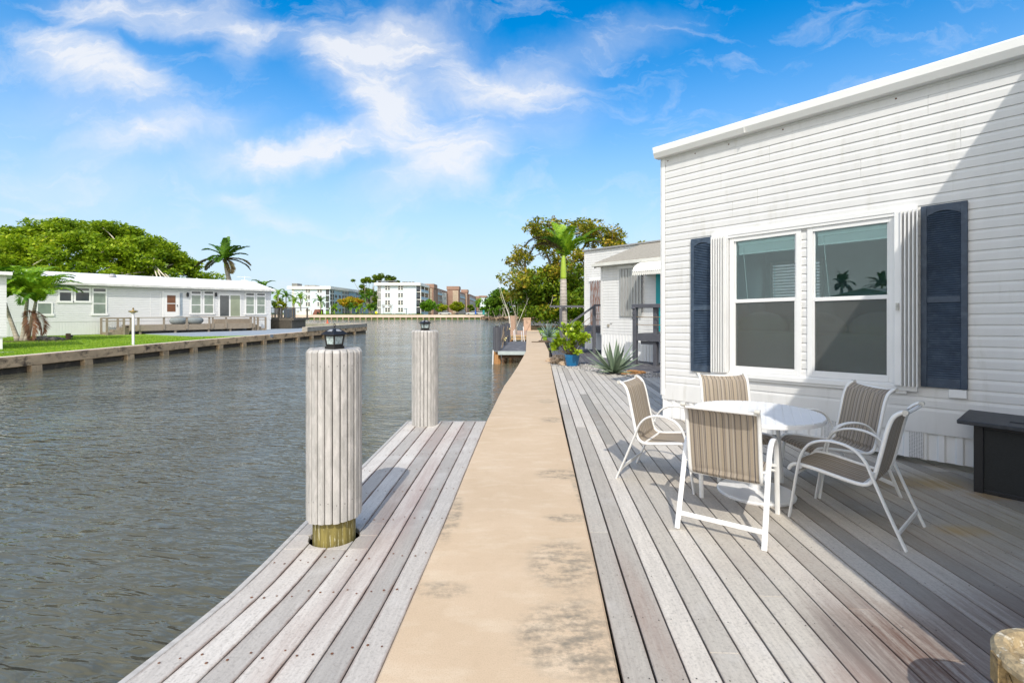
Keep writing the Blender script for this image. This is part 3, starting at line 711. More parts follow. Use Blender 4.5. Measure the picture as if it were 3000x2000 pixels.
def louvre(x0, x1, z0, z1):
    f = MB(); st = .05; zm = z0 + (z1-z0)*.475
    f.box(x0,x0+st,-.050,-.016,z0,z1); f.box(x1-st,x1,-.050,-.016,z0,z1)
    f.box(x0+st,x1-st,-.048,-.016,z0,z0+.10); f.box(x0+st,x1-st,-.048,-.016,zm-.035,zm+.035)
    n = 10
    arch = [(x0+st+(x1-x0-2*st)*i/n, z1-.115+.045*math.sin(math.pi*i/n)) for i in range(n+1)]
    for (a,b),(c,d) in zip(arch, arch[1:]):
        f.add([(a,-.048,b),(c,-.048,d),(c,-.048,z1),(a,-.048,z1),(a,-.016,b),(c,-.016,d),(c,-.016,z1),(a,-.016,z1)],[(0,1,2,3),(0,4,5,1),(3,2,6,7)])
    f.box(x0+st,x1-st,-.024,-.016,z0+.1,z1-.06)
    sh = f.build('louvred_shutter', NAVY, house, bevel=.003)
    l = MB()
    for a, b in ((z0+.10,zm-.035),(zm+.035,z1-.075)):
        z = a+.006
        while z < b-.02:
            l.add([(x0+st,-.046,z),(x1-st,-.046,z),(x1-st,-.026,z+.026),(x0+st,-.026,z+.026),(x0+st,-.041,z-.004),(x1-st,-.041,z-.004),(x1-st,-.022,z+.022),(x0+st,-.022,z+.022)],
                  [(0,1,2,3),(0,4,5,1),(2,6,7,3),(4,7,6,5)]); z += .0235
    l.build('slats', NAVY, sh)
    sw = MB()
    for xx in (x0+.02,x1-.02):
        for zz in (z0+.06,zm,z1-.1): sw.lathe([(.006,0),(.004,.004)],8,(0,0,0)); 
    return sh
louvre(.50,.86,.722,2.665); louvre(3.115,3.475,.742,2.668)
bx = MB(); bx.box(3.335,3.47,-.05,-.016,.650,.735); bx.build('junction_box', WHITE2, house, bevel=.004)
# room behind the windows
ROOMW = M('room_teal_wall', (.50,.68,.70), .8, .05, 2)
rm = MB(); ox0, zz0 = hl(2268,882,3.5); ox1, zz1 = hl(2405,768,3.5)
rm.box(-.0+.1,4.5,3.5,3.56,.7,zz0); rm.box(.1,4.5,3.5,3.56,zz1,3.0); rm.box(.1,ox0,3.5,3.56,zz0,zz1); rm.box(ox1,4.5,3.5,3.56,zz0,zz1)
rm.box(.04,.1,.1,3.56,.7,3.0); rm.box(4.5,4.56,.1,3.56,.7,3.0); rm.box(.04,4.56,.1,3.56,3.0,3.06); rm.box(.04,4.56,.1,3.56,.62,.68)
rm.build('room', ROOMW, house)
bl = MB(); z = zz0
while z < zz1: bl.add([(ox0,3.44,z),(ox1,3.44,z),(ox1,3.49,z+.03),(ox0,3.49,z+.03)],[(0,1,2,3)]); z += .058
bl.box(ox0-.05,ox0,3.43,3.49,zz0-.05,zz1+.05); bl.box(ox1,ox1+.05,3.43,3.49,zz0-.05,zz1+.05); bl.box(ox0,ox1,3.43,3.49,zz1,zz1+.05)
bl.build('back_window_blind', M('bright_blind', (.8,.8,.78), .6), house)
sofa = thing('sofa', 'pale grey sofa with plump cushions, seen through the big double window', 'sofa', (0,0,0))
sofa.location = (Matrix.Rotation(HROT,3,'Z') @ Vector((2.0,.62,0))) + Vector((2.35,7.46,.68)); sofa.rotation_euler.z = HROT
sm = M('sofa_cloth', (.66,.65,.63), .9, .1, 12)
q = MB(); q.box(-1.05,1.05,-.36,-.12,.05,.66); q.box(-1.05,1.05,-.12,.45,.05,.40); q.build('frame', sm, sofa, bevel=.04, segs=3)
for i in range(3):
    q = MB(); q.sphere((-.7+.68*i,-.13,.72), .33, 14, 9, (1,.42,.62)); q.build('cushion', sm, sofa, smooth=True)
for i in range(2):
    q = MB(); q.box(-.95+.97*i,-.02+.97*i,-.10,.45,.41,.55); q.build('seat_cushion', sm, sofa, bevel=.04, segs=3)
for sx in (-1,1):
    q = MB(); q.box(sx*1.1-.08,sx*1.1+.08,-.36,.45,0,.60); q.build('armrest', sm, sofa, bevel=.04, segs=3)
# ------------------------------------------------------------------ patio table, chairs, fire pit, planter
DZ = -.022
tb = thing('patio_table', 'round white slatted patio table on a disc pedestal among five striped sling chairs', 'table', (2.19, 4.295, DZ))
t = MB(); TR = .535
t.lathe([(TR-.012,.690),(TR,.694),(TR,.722),(TR-.008,.728)], 48)
t.v = t.v; top = t.build('rim', WHITEPAINT, tb)
sl = MB(); w_ = .068; x = -TR
ang = R(-28)
while x < TR:
    a, b = x+.0035, min(x+w_-.0035, TR)
    n = 6; P_ = []
    for i in range(n+1):
        xx = a+(b-a)*i/n
        if abs(xx) < TR-.004: P_.append((xx, math.sqrt((TR-.004)**2-xx*xx)))
    if len(P_) > 1:
        poly = P_ + [(p[0],-p[1]) for p in P_[::-1]]
        m = Matrix.Rotation(ang, 2)
        sl.prism([tuple(m @ Vector(p)) for p in poly], .715, .7315)
    x += w_
sl.build('tabletop', M('table_white', (.77,.77,.765), .6, .03, 8, spec=.3), tb)
c = MB(); c.lathe([(.045,.7315),(.045,.7355),(.036,.737)], 20); c.build('umbrella_hole_cap', M('cap_grey', (.6,.6,.6), .4), tb)
c = MB(); c.lathe([(.058,.05),(.050,.10),(.050,.69)], 20)
for a in range(4):
    d = Vector((math.cos(a*math.pi/2+.4), math.sin(a*math.pi/2+.4), 0)); c.bar(d*.04+Vector((0,0,.68)), d*.42+Vector((0,0,.70)), .03,.03)
c.build('pedestal', WHITEPAINT, tb, smooth='auto')
c = MB(); c.lathe([(.318,.0),(.322,.014),(.312,.026),(.10,.042),(.062,.052)], 44); c.build('base_disc', WHITEPAINT, tb, smooth='auto')

def sling_mat():
    m, nt, b = base_nodes('striped_sling'); k = NB(nt)
    tc = k.new('ShaderNodeTexCoord'); sp = k.new('ShaderNodeSeparateXYZ'); k.L.new(tc.outputs['Object'], sp.inputs[0])
    wn = k.new('ShaderNodeTexWhiteNoise', noise_dimensions='1D'); k.L.new(k.math('FLOOR', k.math('MULTIPLY', sp.outputs[0], 210)), wn.inputs['W'])
    c1 = k.ramp(wn.outputs[0], [(0,(.58,.485,.37)),(.26,(.52,.45,.36)),(.44,(.62,.54,.44)),(.66,(.46,.39,.325)),(.84,(.34,.305,.285)),(.91,(.66,.60,.51))], True)
    fm_ = k.math('FRACT', k.math('MULTIPLY', sp.outputs[0], 24)); dk = k.math('LESS_THAN', fm_, .13)
    c = k.mix(dk, c1, (.17,.155,.155))
    nz = k.noise(k.coord((1,1,1)), 300, 2); c = k.mix(k.rng(nz,.3,.7,0,.25), c, (.15,.12,.09))
    k.L.new(c, b.inputs['Base Color']); b.inputs['Roughness'].default_value = .75; b.inputs['Specular IOR Level'].default_value = .2
    tr = k.new('ShaderNodeBsdfTranslucent'); k.L.new(c, tr.inputs[0]); tp = k.new('ShaderNodeBsdfTransparent')
    m1 = k.new('ShaderNodeMixShader'); m1.inputs[0].default_value = .35; k.L.new(b.outputs[0], m1.inputs[1]); k.L.new(tr.outputs[0], m1.inputs[2])
    m2 = k.new('ShaderNodeMixShader'); m2.inputs[0].default_value = .10; k.L.new(m1.outputs[0], m2.inputs[1]); k.L.new(tp.outputs[0], m2.inputs[2])
    k.L.new(m2.outputs[0], nt.nodes['Material Output'].inputs[0]); return m
SLING = sling_mat()
CHAIRP = M('chair_powdercoat', (.78,.78,.765), .35, .05, 9, spec=.5, col2=(.62,.60,.55), c2=(.68,.9))
def chair():
    e = thing('sling_chair', 'sling chair', 'chair', (0,0,0), 0, 'striped sling chairs round the patio table')
    RAIL = catmull([(0,.335,.365),(0,.315,.400),(0,.27,.418),(0,.16,.412),(0,.0,.388),(0,-.13,.372),(0,-.19,.385),(0,-.222,.43),(0,-.245,.52),(0,-.275,.66),(0,-.305,.80),(0,-.335,.885),(0,-.375,.925),(0,-.405,.935)], 5)
    sx = .248
    for s in (-1,1):
        f = MB(); f.tube([(s*sx, p.y, p.z) for p in RAIL], .0145, 10, 1.0); f.build('side_rail', CHAIRP, e, smooth='auto')
        L = catmull([(0,.315,0),(0,.285,.20),(0,.255,.40),(0,.225,.52),(0,.17,.605),(0,.08,.648),(0,-.03,.652),(0,-.12,.62),(0,-.185,.55),(0,-.235,.43),(0,-.32,.22),(0,-.415,0)], 5)
        g = MB()
        pts = [(s*(.292 if .05 < p.z else .292), p.y, p.z) for p in L]
        # flat oval tube: wide face sideways
        k = len(pts); n = 10; o = []
        for i, p in enumerate(pts):
            d = (Vector(pts[min(i+1,k-1)])-Vector(pts[max(i-1,0)])).normalized(); b = Vector((1,0,0)); a = d.cross(b)
            o += [Vector(p) + a*(.0105*math.cos(2*math.pi*j/n)) + b*(.019*math.sin(2*math.pi*j/n)) for j in range(n)]
        g.add(o, [(i*n+j, i*n+(j+1)%n, (i+1)*n+(j+1)%n, (i+1)*n+j) for i in range(k-1) for j in range(n)] + [tuple(range(n-1,-1,-1)), tuple((k-1)*n+j for j in range(n))])
        g.build('arm_and_legs', CHAIRP, e, smooth='auto')
        for (p_,q_,t_) in (((s*sx,-.232,.475),(s*.292,-.215,.475),.014),((s*sx,.245,.405),(s*.292,.252,.405),.02)):
            br = MB(); br.bar(p_,q_,.02,t_); br.build('bracket', CHAIRP, e)
        cp = MB(); cp.tube([(s*(sx-.016),-.405,.935),(s*(sx+.018),-.405,.935)], .0175, 10); cp.build('end_cap', M('cap_plastic', (.55,.54,.5), .5), e)
    b = MB(); b.bar((-.285,-.372,.105),(.285,-.372,.105),.012,.036); b.build('rear_crossbar', CHAIRP, e, bevel=.004)
    b = MB(); b.tube([(-.29,.262,.36),(.29,.262,.36)], .0125, 8); b.build('front_crossbar', CHAIRP, e, smooth='auto')
    b = MB(); b.tube([(-sx,-.158,.366),(sx,-.158,.366)], .011, 8); b.build('spreader_bar', CHAIRP, e, smooth='auto')
    b = MB(); b.tube([(-sx,-.398,.918),(sx,-.398,.918)], .0125, 8); b.build('top_bar', CHAIRP, e, smooth='auto')
    s_ = MB(); n = 10; V = []
    for off in (.0, .004):
        for i, p in enumerate(RAIL):
            d = (RAIL[min(i+1,len(RAIL)-1)]-RAIL[max(i-1,0)]).normalized(); nn = Vector((0,-d.z,d.y))
            if nn.z < 0 and abs(d.y) > .5: nn = -nn
            for j in range(n+1):
                x = -sx + 2*sx*j/n; sag = -.010*(1-(x/sx)**2)
                q = p + nn*(sag-off) ; V.append((x, q.y, q.z))
    k = len(RAIL); m_ = n+1; fs = []
    for l in (0,1):
        for i in range(k-1):
            for j in range(n):
                a = l*k*m_ + i*m_ + j; fs.append((a,a+1,a+m_+1,a+m_))
    s_.add(V, fs); s_.build('sling', SLING, e, smooth=True)
    return e
def face(fx, fy): return math.atan2(-fx, fy)            # local +y is the front of the chair
CH = [((1.528,4.686), (.83,-.559), 'striped sling chair on the walkway side of the table, its back toward the canal'),
      ((2.29,4.87), (-.05,-1), 'striped sling chair behind the round table, only its backrest showing above the top'),
      ((1.718,3.759), (.579,.816), 'nearest sling chair seen from behind, in the sun with its striped back to the viewer'),
      ((2.985,4.47), (-.985,-.03), 'sling chair between the table and the navy shutter, its striped seat front facing left'),
      ((2.63,3.745), (-.642,.767), 'shaded sling chair seen in side profile nearest the black fire pit')]
c0 = chair()
for i, ((x,y),f,lab) in enumerate(CH):
    if i == 0: c0.location = (x,y,DZ); c0.rotation_euler.z = face(*f); c0['label'] = lab
    else: dup(c0, (x,y,DZ), face(*f), lab)

fp = thing('fire_pit_table', 'black boxy fire pit table with tiled lid standing against the white skirting', 'fire pit', (4.176,4.324,DZ), HROT)
b = MB(); b.box(.06,1.02,.02,.54,.02,.60); b.build('body', M('black_wicker', (.010,.013,.015), .6, .4, 60, stretch=(1,1,3), bump=.5, bscale=140, bdist=.004), fp)
f = MB()
for (a,c) in ((0,.065),(1.015,1.08)): f.box(a,c,0,.06,0,.612); f.box(a,c,.50,.56,0,.612)
f.box(.065,1.015,.004,.03,.0,.035); f.box(.065,1.015,.004,.03,.575,.612)
f.build('frame', BLACK, fp, bevel=.004)
f = MB(); f.box(-.10,1.18,-.10,.66,.612,.650); f.build('tabletop', BLACKTOP, fp, bevel=.006)
f = MB(); f.box(.22,.86,.10,.46,.6505,.6575); f.build('burner_lid', BLACKTOP, fp, bevel=.002)
h = MB(); h.tube([(.49,.28,.658),(.495,.28,.682),(.515,.28,.692),(.555,.28,.692),(.575,.28,.682),(.58,.28,.658)], .006, 8); h.lathe([(.02,.6576),(.018,.661)],12,(.49,.28,0)); h.lathe([(.02,.6576),(.018,.661)],12,(.58,.28,0))
h.build('lid_handle', M('rusty_handle', (.13,.06,.035), .6, .3, 30, metal=.4), fp, smooth='auto')

pl = thing('planter', 'weathered carved stone urn planter at the lower right corner of the deck', 'planter', (1.935,1.63,DZ))
STONE = M('carved_stone', (.31,.22,.10), .9, .45, 16, bump=.9, bscale=38, bdist=.015, col2=(.09,.06,.03), c2=(.5,.66))
b = MB(); b.lathe([(.135,0),(.150,.05),(.165,.14),(.180,.24),(.192,.32),(.196,.36),(.185,.37),(.150,.365),(.145,.30)], 32); b.build('bowl', STONE, pl, smooth='auto')
r = MB(); r.lathe([(.160,.365),(.196,.362),(.214,.374),(.216,.395),(.205,.410),(.182,.413),(.168,.402),(.160,.375)], 36); r.build('rim', M('stone_rim', (.36,.28,.165), .9, .4, 18, bump=.9, bscale=40, bdist=.012, col2=(.66,.60,.48), c2=(.55,.66)), pl, smooth='auto')
tw = MB(); rr = random.Random(2)
for i in range(46):
    a = rr.uniform(0,6.283); z0_ = rr.uniform(.03,.2); z1_ = z0_ + rr.uniform(.08,.2); z1_ = min(z1_, .35); da = rr.uniform(-.5,.5); pts = []
    for q in range(5):
        f_ = q/4; z = z0_+(z1_-z0_)*f_; rad = .140+.056*(z/.36)+.006; aa = a+da*f_; pts.append((rad*math.cos(aa), rad*math.sin(aa), z))
    tw.tube(pts, [.004,.009,.010,.009,.004], 6)
for i in range(4):
    a = 2.75+i*1.571; tw.obox((.20*math.cos(a),.20*math.sin(a),.345), .045,.05,.10, a); tw.tube([(.198*math.cos(a),.198*math.sin(a),.30),(.175*math.cos(a),.175*math.sin(a),.12),(.150*math.cos(a),.150*math.sin(a),.0)], [.018,.013,.016], 7)
tw.build('carved_twigs', STONE, pl, smooth='auto')
so = MB(); so.lathe([(.001,.372),(.08,.376),(.165,.366)], 24, cap=False); so.build('fill', M('sandy_fill', (.52,.32,.13), .95, .3, 22, bump=.9, bscale=50, bdist=.01, col2=(.36,.20,.07)), pl, smooth=True)

# fallen leaf on the deck
lf = MB(); lf.add([(2.02,1.945,-.012),(2.05,1.925,-.005),(2.075,1.91,-.012),(2.05,1.94,-.004)], [(0,1,2,3)])
tag(lf.build('fallen_leaf', M('dry_leaf', (.55,.33,.12), .8)), 'small dry tan leaf lying on a shaded deck board near the stone planter', 'leaf')

# ------------------------------------------------------------------ foliage builders
def leaf_quads(C, size, rng, aspect=.55, upbias=.6, jitter=.55):
    n = len(C)
    nr = rng.normal(size=(n,3)); nr[:,2] = np.abs(nr[:,2])*1.0 + upbias; nr /= np.linalg.norm(nr,axis=1,keepdims=True)
    t = rng.normal(size=(n,3)); t -= nr*np.sum(t*nr,1,keepdims=True); t /= np.linalg.norm(t,axis=1,keepdims=True)
    b = np.cross(nr,t); s = size*(1+rng.uniform(-jitter,jitter,size=(n,1)))
    V = np.empty((n,4,3)); V[:,0] = C - t*s*.5; V[:,1] = C + b*s*aspect*.5; V[:,2] = C + t*s*.5 - nr*s*.08; V[:,3] = C - b*s*aspect*.5
    return V.reshape(-1,3), np.arange(n*4).reshape(-1,4)
def clump_pts(centers, radii, per, rng, flat=.7, shell=.55):
    out = []
    for c, r in zip(centers, radii):
        d = rng.normal(size=(per,3)); d /= np.linalg.norm(d,axis=1,keepdims=True)
        rad = (shell + (1-shell)*rng.random((per,1)))*r*(0.75+.35*rng.random((per,1)))
        p = d*rad; p[:,2] *= flat; out.append(np.asarray(c)+p)
    return np.concatenate(out)
def limb(mb, a, b, r0, r1, rng, bend=.15, n=6, sag=.0):
    a = Vector(a); b = Vector(b); d = b-a; L = d.length
    off = Vector((rng.normal()*bend*L*.5, rng.normal()*bend*L*.5, rng.normal()*bend*L*.3)); off2 = Vector((rng.normal(), rng.normal(), rng.normal()))*bend*L*.12
    pts = []
    for i in range(n+1):
        f = i/n; pts.append(a + d*f + off*math.sin(math.pi*f) + off2*math.sin(2*math.pi*f) + Vector((0,0,-sag*L*math.sin(math.pi*f))))
    mb.tube(pts, [r0+(r1-r0)*i/n for i in range(n+1)], 6, cap=False); return pts
def frond(mb, base, az, length, elev, droop, llen, n=26, lw=.035, leafdroop=.35, curl=0, rr=random, rach=None, twist=0.0):
    p = Vector(base); el = elev; step = length/n; path = [p.copy()]
    for i in range(n):
        d = Vector((math.cos(az)*math.cos(el), math.sin(az)*math.cos(el), math.sin(el))); p = p + d*step; path.append(p.copy()); el -= droop/n*(0.5+1.2*i/n); az += curl/n
    side0 = Vector((-math.sin(az), math.cos(az), 0))
    if rach is not None: mb.cur = rach
    mb.tube(path, [max(.004,.03*length/3*(1-i/n)) for i in range(n+1)], 4, cap=False); mb.cur = 0
    for i in range(max(1,int(n*.10)), n+1):
        f = i/n; d = (path[i]-path[i-1]).normalized(); up = side0.cross(d)
        L = llen*(math.sin(math.pi*min(1,.18+.80*f))**.6)*(rr.uniform(.85,1.1))
        for s in (-1,1):
            for rep in (0,1):
                q = path[i] - d*step*.5*rep
                dirn = (side0*s*(.85) + d*(.55+.5*f) + up*(.25 - leafdroop*(1.0) + rr.uniform(-.15,.15)+twist*s)).normalized()
                w = dirn.cross(up).normalized()*lw*.5*(1.0)
                mid = q + dirn*L*.45; tip = q + dirn*L + Vector((0,0,-leafdroop*L*.45))
                mb.add([q, mid+w, tip, mid-w], [(0,1,2,3)])
def agave(name, label, loc, n, L, w, mat, seed, group):
    e = thing(name, label, 'agave', loc, 0, group); rr = random.Random(seed)
    for i in range(n):
        f = i/n; az = i*2.399+rr.uniform(-.2,.2); el = R(82-74*f**.92)+rr.uniform(-.1,.1); ll = L*(.72+.38*math.sin(math.pi*min(1,.25+.75*f)))*rr.uniform(.88,1.08)
        b = MB(); rows = 8; V = []
        d2 = Vector((math.cos(az),math.sin(az),0)); sd = Vector((-math.sin(az),math.cos(az),0)); p = d2*.035+Vector((0,0,.03)); e_ = el
        for r_ in range(rows+1):
            g = r_/rows; wd = w*(.62+.55*math.sin(math.pi*min(1,.12+.6*g)))*(1-g**2.6)+.002
            dd = d2*math.cos(e_)+Vector((0,0,math.sin(e_))); nn = dd.cross(sd)*-1; 
            V += [p-sd*wd*.5+nn*wd*.20, p-nn*wd*.05, p+sd*wd*.5+nn*wd*.20, p-nn*(wd*.05+.012*(1-g))]
            p = p+dd*ll/rows; e_ -= rr.uniform(.0,.05)*(1.2-f)*f*1.6+ (.02*f)
        fs = []
        for r_ in range(rows):
            a = r_*4
            for (x_,y_) in ((0,1),(1,2),(2,3),(3,0)): fs.append((a+x_,a+y_,a+4+y_,a+4+x_))
        b.add(V, fs); b.build('leaf', mat, e, smooth='auto')
    return e
AGV = leaf('agave_leaf', [(0,(.13,.19,.125)),(.5,(.20,.265,.18)),(1,(.27,.32,.22))], .08, .5, 3)
AGV2 = leaf('blue_agave_leaf', [(0,(.17,.25,.22)),(.5,(.24,.33,.30)),(1,(.33,.42,.39))], .08, .5, 3)
agave('agave_plant', 'large grey-green agave in the gravel bed right of the blue pot', (2.715,12.75,-.03), 34, .84, .11, AGV, 4, 'agaves')
x_, y_ = G(1608,985); agave('agave_plant', 'pale blue agave on the grass beside the walkway, beyond the grey deck', (x_,y_,-.02), 30, .88, .11, AGV2, 9, 'agaves')

# blue pot and its shrub
pot = thing('plant_pot', 'glossy blue tapered pot holding a bright green shrub, on the gravel', 'pot', (1.83,14.55,-.03))
b = MB(); b.lathe([(.175,0),(.185,.02),(.235,.32),(.245,.345),(.235,.35),(.21,.33),(.205,.28)], 28); b.build('body', M('blue_glaze', (.012,.16,.36), .18, .12, 4, spec=.7), pot, smooth='auto')
b = MB(); b.lathe([(.001,.29),(.21,.285)], 20, cap=False); b.build('potting_soil', M('potting_soil', (.05,.035,.02), .95), pot)
rng = np.random.default_rng(21)
sh = thing('shrub', 'bright yellow-green clusia shrub with paddle leaves growing in the blue pot', 'shrub', (1.83,14.55,.25))
ends = []
st = MB()
for i in range(34):
    a = rng.uniform(0,6.283); r_ = rng.uniform(.1,.56); h = rng.uniform(.12,.95)
    if h > .75: r_ *= .6
    if i < 6: a = math.pi+rng.uniform(-.5,.5); r_ = rng.uniform(.4,.62); h = rng.uniform(.15,.4)
    e_ = (r_*math.cos(a)+.03, r_*math.sin(a)*.8, h); ends.append(e_); limb(st, (rng.normal()*.03,rng.normal()*.03,.02), e_, .012, .005, rng, .12, 4)
st.build('stems', M('shrub_stem', (.17,.12,.06), .8), sh)
V=[];Q=[]
mbl = MB(); rr = random.Random(1)
for e_ in ends:
    for j in range(34):
        az = rr.uniform(0,6.283); el = rr.uniform(-.3,1.3); d = Vector((math.cos(az)*math.cos(el), math.sin(az)*math.cos(el), math.sin(el)))
        s_ = d.cross(Vector((0,0,1)));  s_ = s_.normalized() if s_.length > .1 else Vector((1,0,0)); b0 = Vector(e_)+Vector((rr.gauss(0,.045),rr.gauss(0,.045),rr.gauss(0,.05))); L = rr.uniform(.10,.145)
        mbl.add([b0, b0+d*L*.45+s_*L*.30, b0+d*L*.9+s_*L*.28, b0+d*L*1.02, b0+d*L*.9-s_*L*.28, b0+d*L*.45-s_*L*.30], [(0,1,2,3,4,5)])
mbl.build('foliage', leaf('clusia_leaf', [(0,(.14,.24,.012)),(.4,(.28,.42,.02)),(.75,(.44,.55,.03)),(.93,(.55,.62,.05)),(1,(.72,.56,.03))], .30, .35, 4), sh)

# gravel bed, rocks
gb = MB(); gb.prism([(1.22,15.4),(1.18,14.45),(1.86,13.45),(2.58,12.5),(3.03,11.85),(3.7,11.7),(6,11.5),(6,12.4),(4.0,12.9),(3.3,13.4),(2.6,14.7),(2.0,15.6)], -.20, -.05)
tag(gb.build('gravel_bed', M('gravel_base', (.30,.29,.275), .95, .4, 40, bump=.6)), kind='structure')
GV = MB(); rr = random.Random(17); poly = [(1.22,15.4),(1.2,14.5),(1.86,13.55),(2.58,12.6),(3.03,11.95),(3.7,11.8),(5.0,11.7),(5.0,12.5),(4.0,12.9),(3.3,13.4),(2.6,14.7),(2.0,15.5)]
def inside(x,y,pl):
    r_ = False; j = len(pl)-1
    for i in range(len(pl)):
        if (pl[i][1] > y) != (pl[j][1] > y) and x < (pl[j][0]-pl[i][0])*(y-pl[i][1])/(pl[j][1]-pl[i][1])+pl[i][0]: r_ = not r_
        j = i
    return r_
k_ = 0
while k_ < 2600:
    x, y = rr.uniform(1.1,5.2), rr.uniform(11.6,15.6)
    if inside(x,y,poly): GV.sphere((x,y,-.045), rr.uniform(.012,.032), 5, 3, (1,rr.uniform(.7,1.2),.7), .25, rr); k_ += 1
tag(GV.build('gravel', M('gravel_stones', (.36,.345,.33), .9, .2, 8, isl=.55)), kind='stuff')
def rock(label, c, r, sc, col, seed, mat=None, n=12):
    b = MB(); rr = random.Random(seed); b.sphere((0,0,0), r, n, 8, sc, .17, rr)
    o = b.build('rock', mat or M('rock', col, .9, .3, 6, bump=.8, bscale=14, bdist=.03, col2=tuple(x*.35 for x in col), c2=(.5,.65)), smooth=False); o.location = c
    return tag(o, label, 'rock')
LIME = M('coral_rock', (.52,.39,.27), .95, .3, 7, bump=.9, bscale=18, bdist=.04, col2=(.16,.11,.07), c2=(.5,.62))
rock('pitted tan coral rock left of the blue pot, the biggest there', (1.47,15.25,.06), .24, (1.15,.9,.75), None, 1, LIME, 16)
rock('tan coral rock lying between the walkway and the big coral rock', (1.25,15.6,.02), .14, (1.2,.9,.7), None, 2, LIME)
rock('small tan coral rock against the left side of the blue pot', (1.58,14.8,-.0), .12, (1.1,.9,.7), None, 3, LIME)
rock('orange-brown rock on the gravel under the right side of the big agave', (3.28,12.75,-.02), .17, (1.6,.9,.45), (.48,.24,.09), 4)
rock('small orange rock touching the big agave and the charcoal slab', (3.0,12.7,-.03), .11, (1.3,1,.5), (.45,.25,.11), 5)
# ------------------------------------------------------------------ neighbour's charcoal deck, house, dock
def lay_boards(name, mat, lat0, n, ystart, yend, z, seed, parent=None, w=.142, g=.007, lens=(3,3.6,4.9)):
    mb = MB(); rr = random.Random(seed); o = Vector((1.27, 15.3))
    for i in range(n):
        c = o + NRM*(lat0+i*(w+g)+w/2)
        def meet(fn):
            x = c.x; s = 0
            for _ in range(6): s = (fn(x)-c.y)/DIRV.y; x = c.x+DIRV.x*s
            return s
        s, e = meet(ystart), meet(yend)
        while s < e-.05:
            q = min(s+rr.choice(lens), e)
            if e-q < .7: q = e
            a, b = c+DIRV*(s+.002), c+DIRV*(q-.002); hw = NRM*(w/2)
            mb.board([tuple(a-hw),tuple(b-hw)], [tuple(a+hw),tuple(b+hw)], z-.03, z+rr.uniform(-.002,.002)); s = q
    return mb.build(name, mat, parent, bevel=.004)
def ys(x):
    pts = [(-5,15.6),(1.2,15.6),(2.0,15.6),(2.6,14.7),(3.3,13.4),(4,12.9),(6,12.4),(14,12)]
    for (a,b),(c,d) in zip(pts, pts[1:]):
        if x <= c: return b+(d-b)*(x-a)/(c-a)
    return 12
tag(lay_boards('patio_deck', CHARDECK, .10, 52, ys, lambda x: 31.0, -.035, 3), kind='structure')
NHX, NHY = 3.23, 17.26
nh = thing('mobile_home', 'neighbouring white lap-sided mobile home with corrugated panels over its windows and a scalloped white awning', 'house', (NHX,NHY,0), HROT)
def nl(px, py, y=0.0):
    o = HI @ Vector((-NHX,-NHY,CAMH)); d = HI @ Vector(((px-CX)/F,1,(HY-py)/F)); s = (y-o.y)/d.y; p = o+d*s; return p.x, p.z
s = MB(); pit = .100
siding(s, .05, 6.5, .82, 3.20, (), pit, .013)
s.box(0,6.5,.004,.1,-.05,3.33); s.box(0,6.5,-.012,.004,3.20,3.33); s.box(-.02,.06,-.02,.0,.78,3.3)
e_ = MB(); siding(e_, -3.0, -.02, .82, 3.3, (), pit, .013); o = len(s.v); s.v += [(v[1],-v[0],v[2]) for v in e_.v]; s.f += [tuple(i+o for i in f) for f in e_.f]; s.m += [0]*len(e_.f)
bx0 = nl(1713,800,2.6)[0]
b_ = MB(); siding(b_, bx0+.03, 6.5, .5, 4.30, (), pit*1.02, .013, 2.6); s.v_ = 0; o = len(s.v); s.v += b_.v; s.f += [tuple(i+o for i in f) for f in b_.f]; s.m += [0]*len(b_.f)
s.box(bx0,6.5,2.604,9,-.05,4.30); s.box(bx0-.01,bx0+.06,2.58,2.604,.4,4.3)
s.build('wall', WHITE, nh)
r = MB(); SH = M('grey_shingles', (.36,.33,.27), .9, .2, 9, stretch=(1,3,1), bump=.5, bscale=30, col2=(.25,.225,.185), c2=(.45,.6))
r.add([(-.12,-.25,3.30),(6.5,-.25,3.30),(6.5,2.59,4.24),(-.12,2.59,4.24),(-.12,-.25,3.36),(6.5,-.25,3.36),(6.5,2.59,4.30),(-.12,2.59,4.30)], [(0,3,2,1),(4,5,6,7),(0,1,5,4),(1,2,6,5),(2,3,7,6),(3,0,4,7)])
r.build('roof', SH, nh)
g = MB(); g.box(-.16,6.5,-.36,-.252,3.22,3.33); g.box(-.1,6.5,-.25,-.012,3.21,3.225); g.add([(-.125,-.25,3.16),(-.125,2.6,4.1),(-.125,2.6,4.24),(-.125,-.25,3.30),(-.10,-.25,3.16),(-.10,2.6,4.1),(-.10,2.6,4.24),(-.10,-.25,3.30)],[(0,1,2,3),(7,6,5,4),(0,4,5,1),(3,2,6,7)])
g.build('gutter', M('gutter_old', (.62,.62,.58), .5, .1, 3), nh, bevel=.006)
g = MB(); g.box(bx0-.05,6.5,2.5,9.05,4.30,4.36); g.build('parapet_cap', M('cap_dark', (.30,.30,.30), .6), nh)
k_ = MB(); x = .02
while x < 6.4:
    for (a,b),(c,d) in zip([(x,-.004),(x+.05,-.004),(x+.065,.010),(x+.115,.010)],[(x+.05,-.004),(x+.065,.010),(x+.115,.010),(x+.13,-.004)]): k_.add([(a,b-.01,-.05),(c,d-.01,-.05),(c,d-.01,.82),(a,b-.01,.82)],[(0,1,2,3)])
    x += .13
k_.build('skirting', WHITE2, nh)
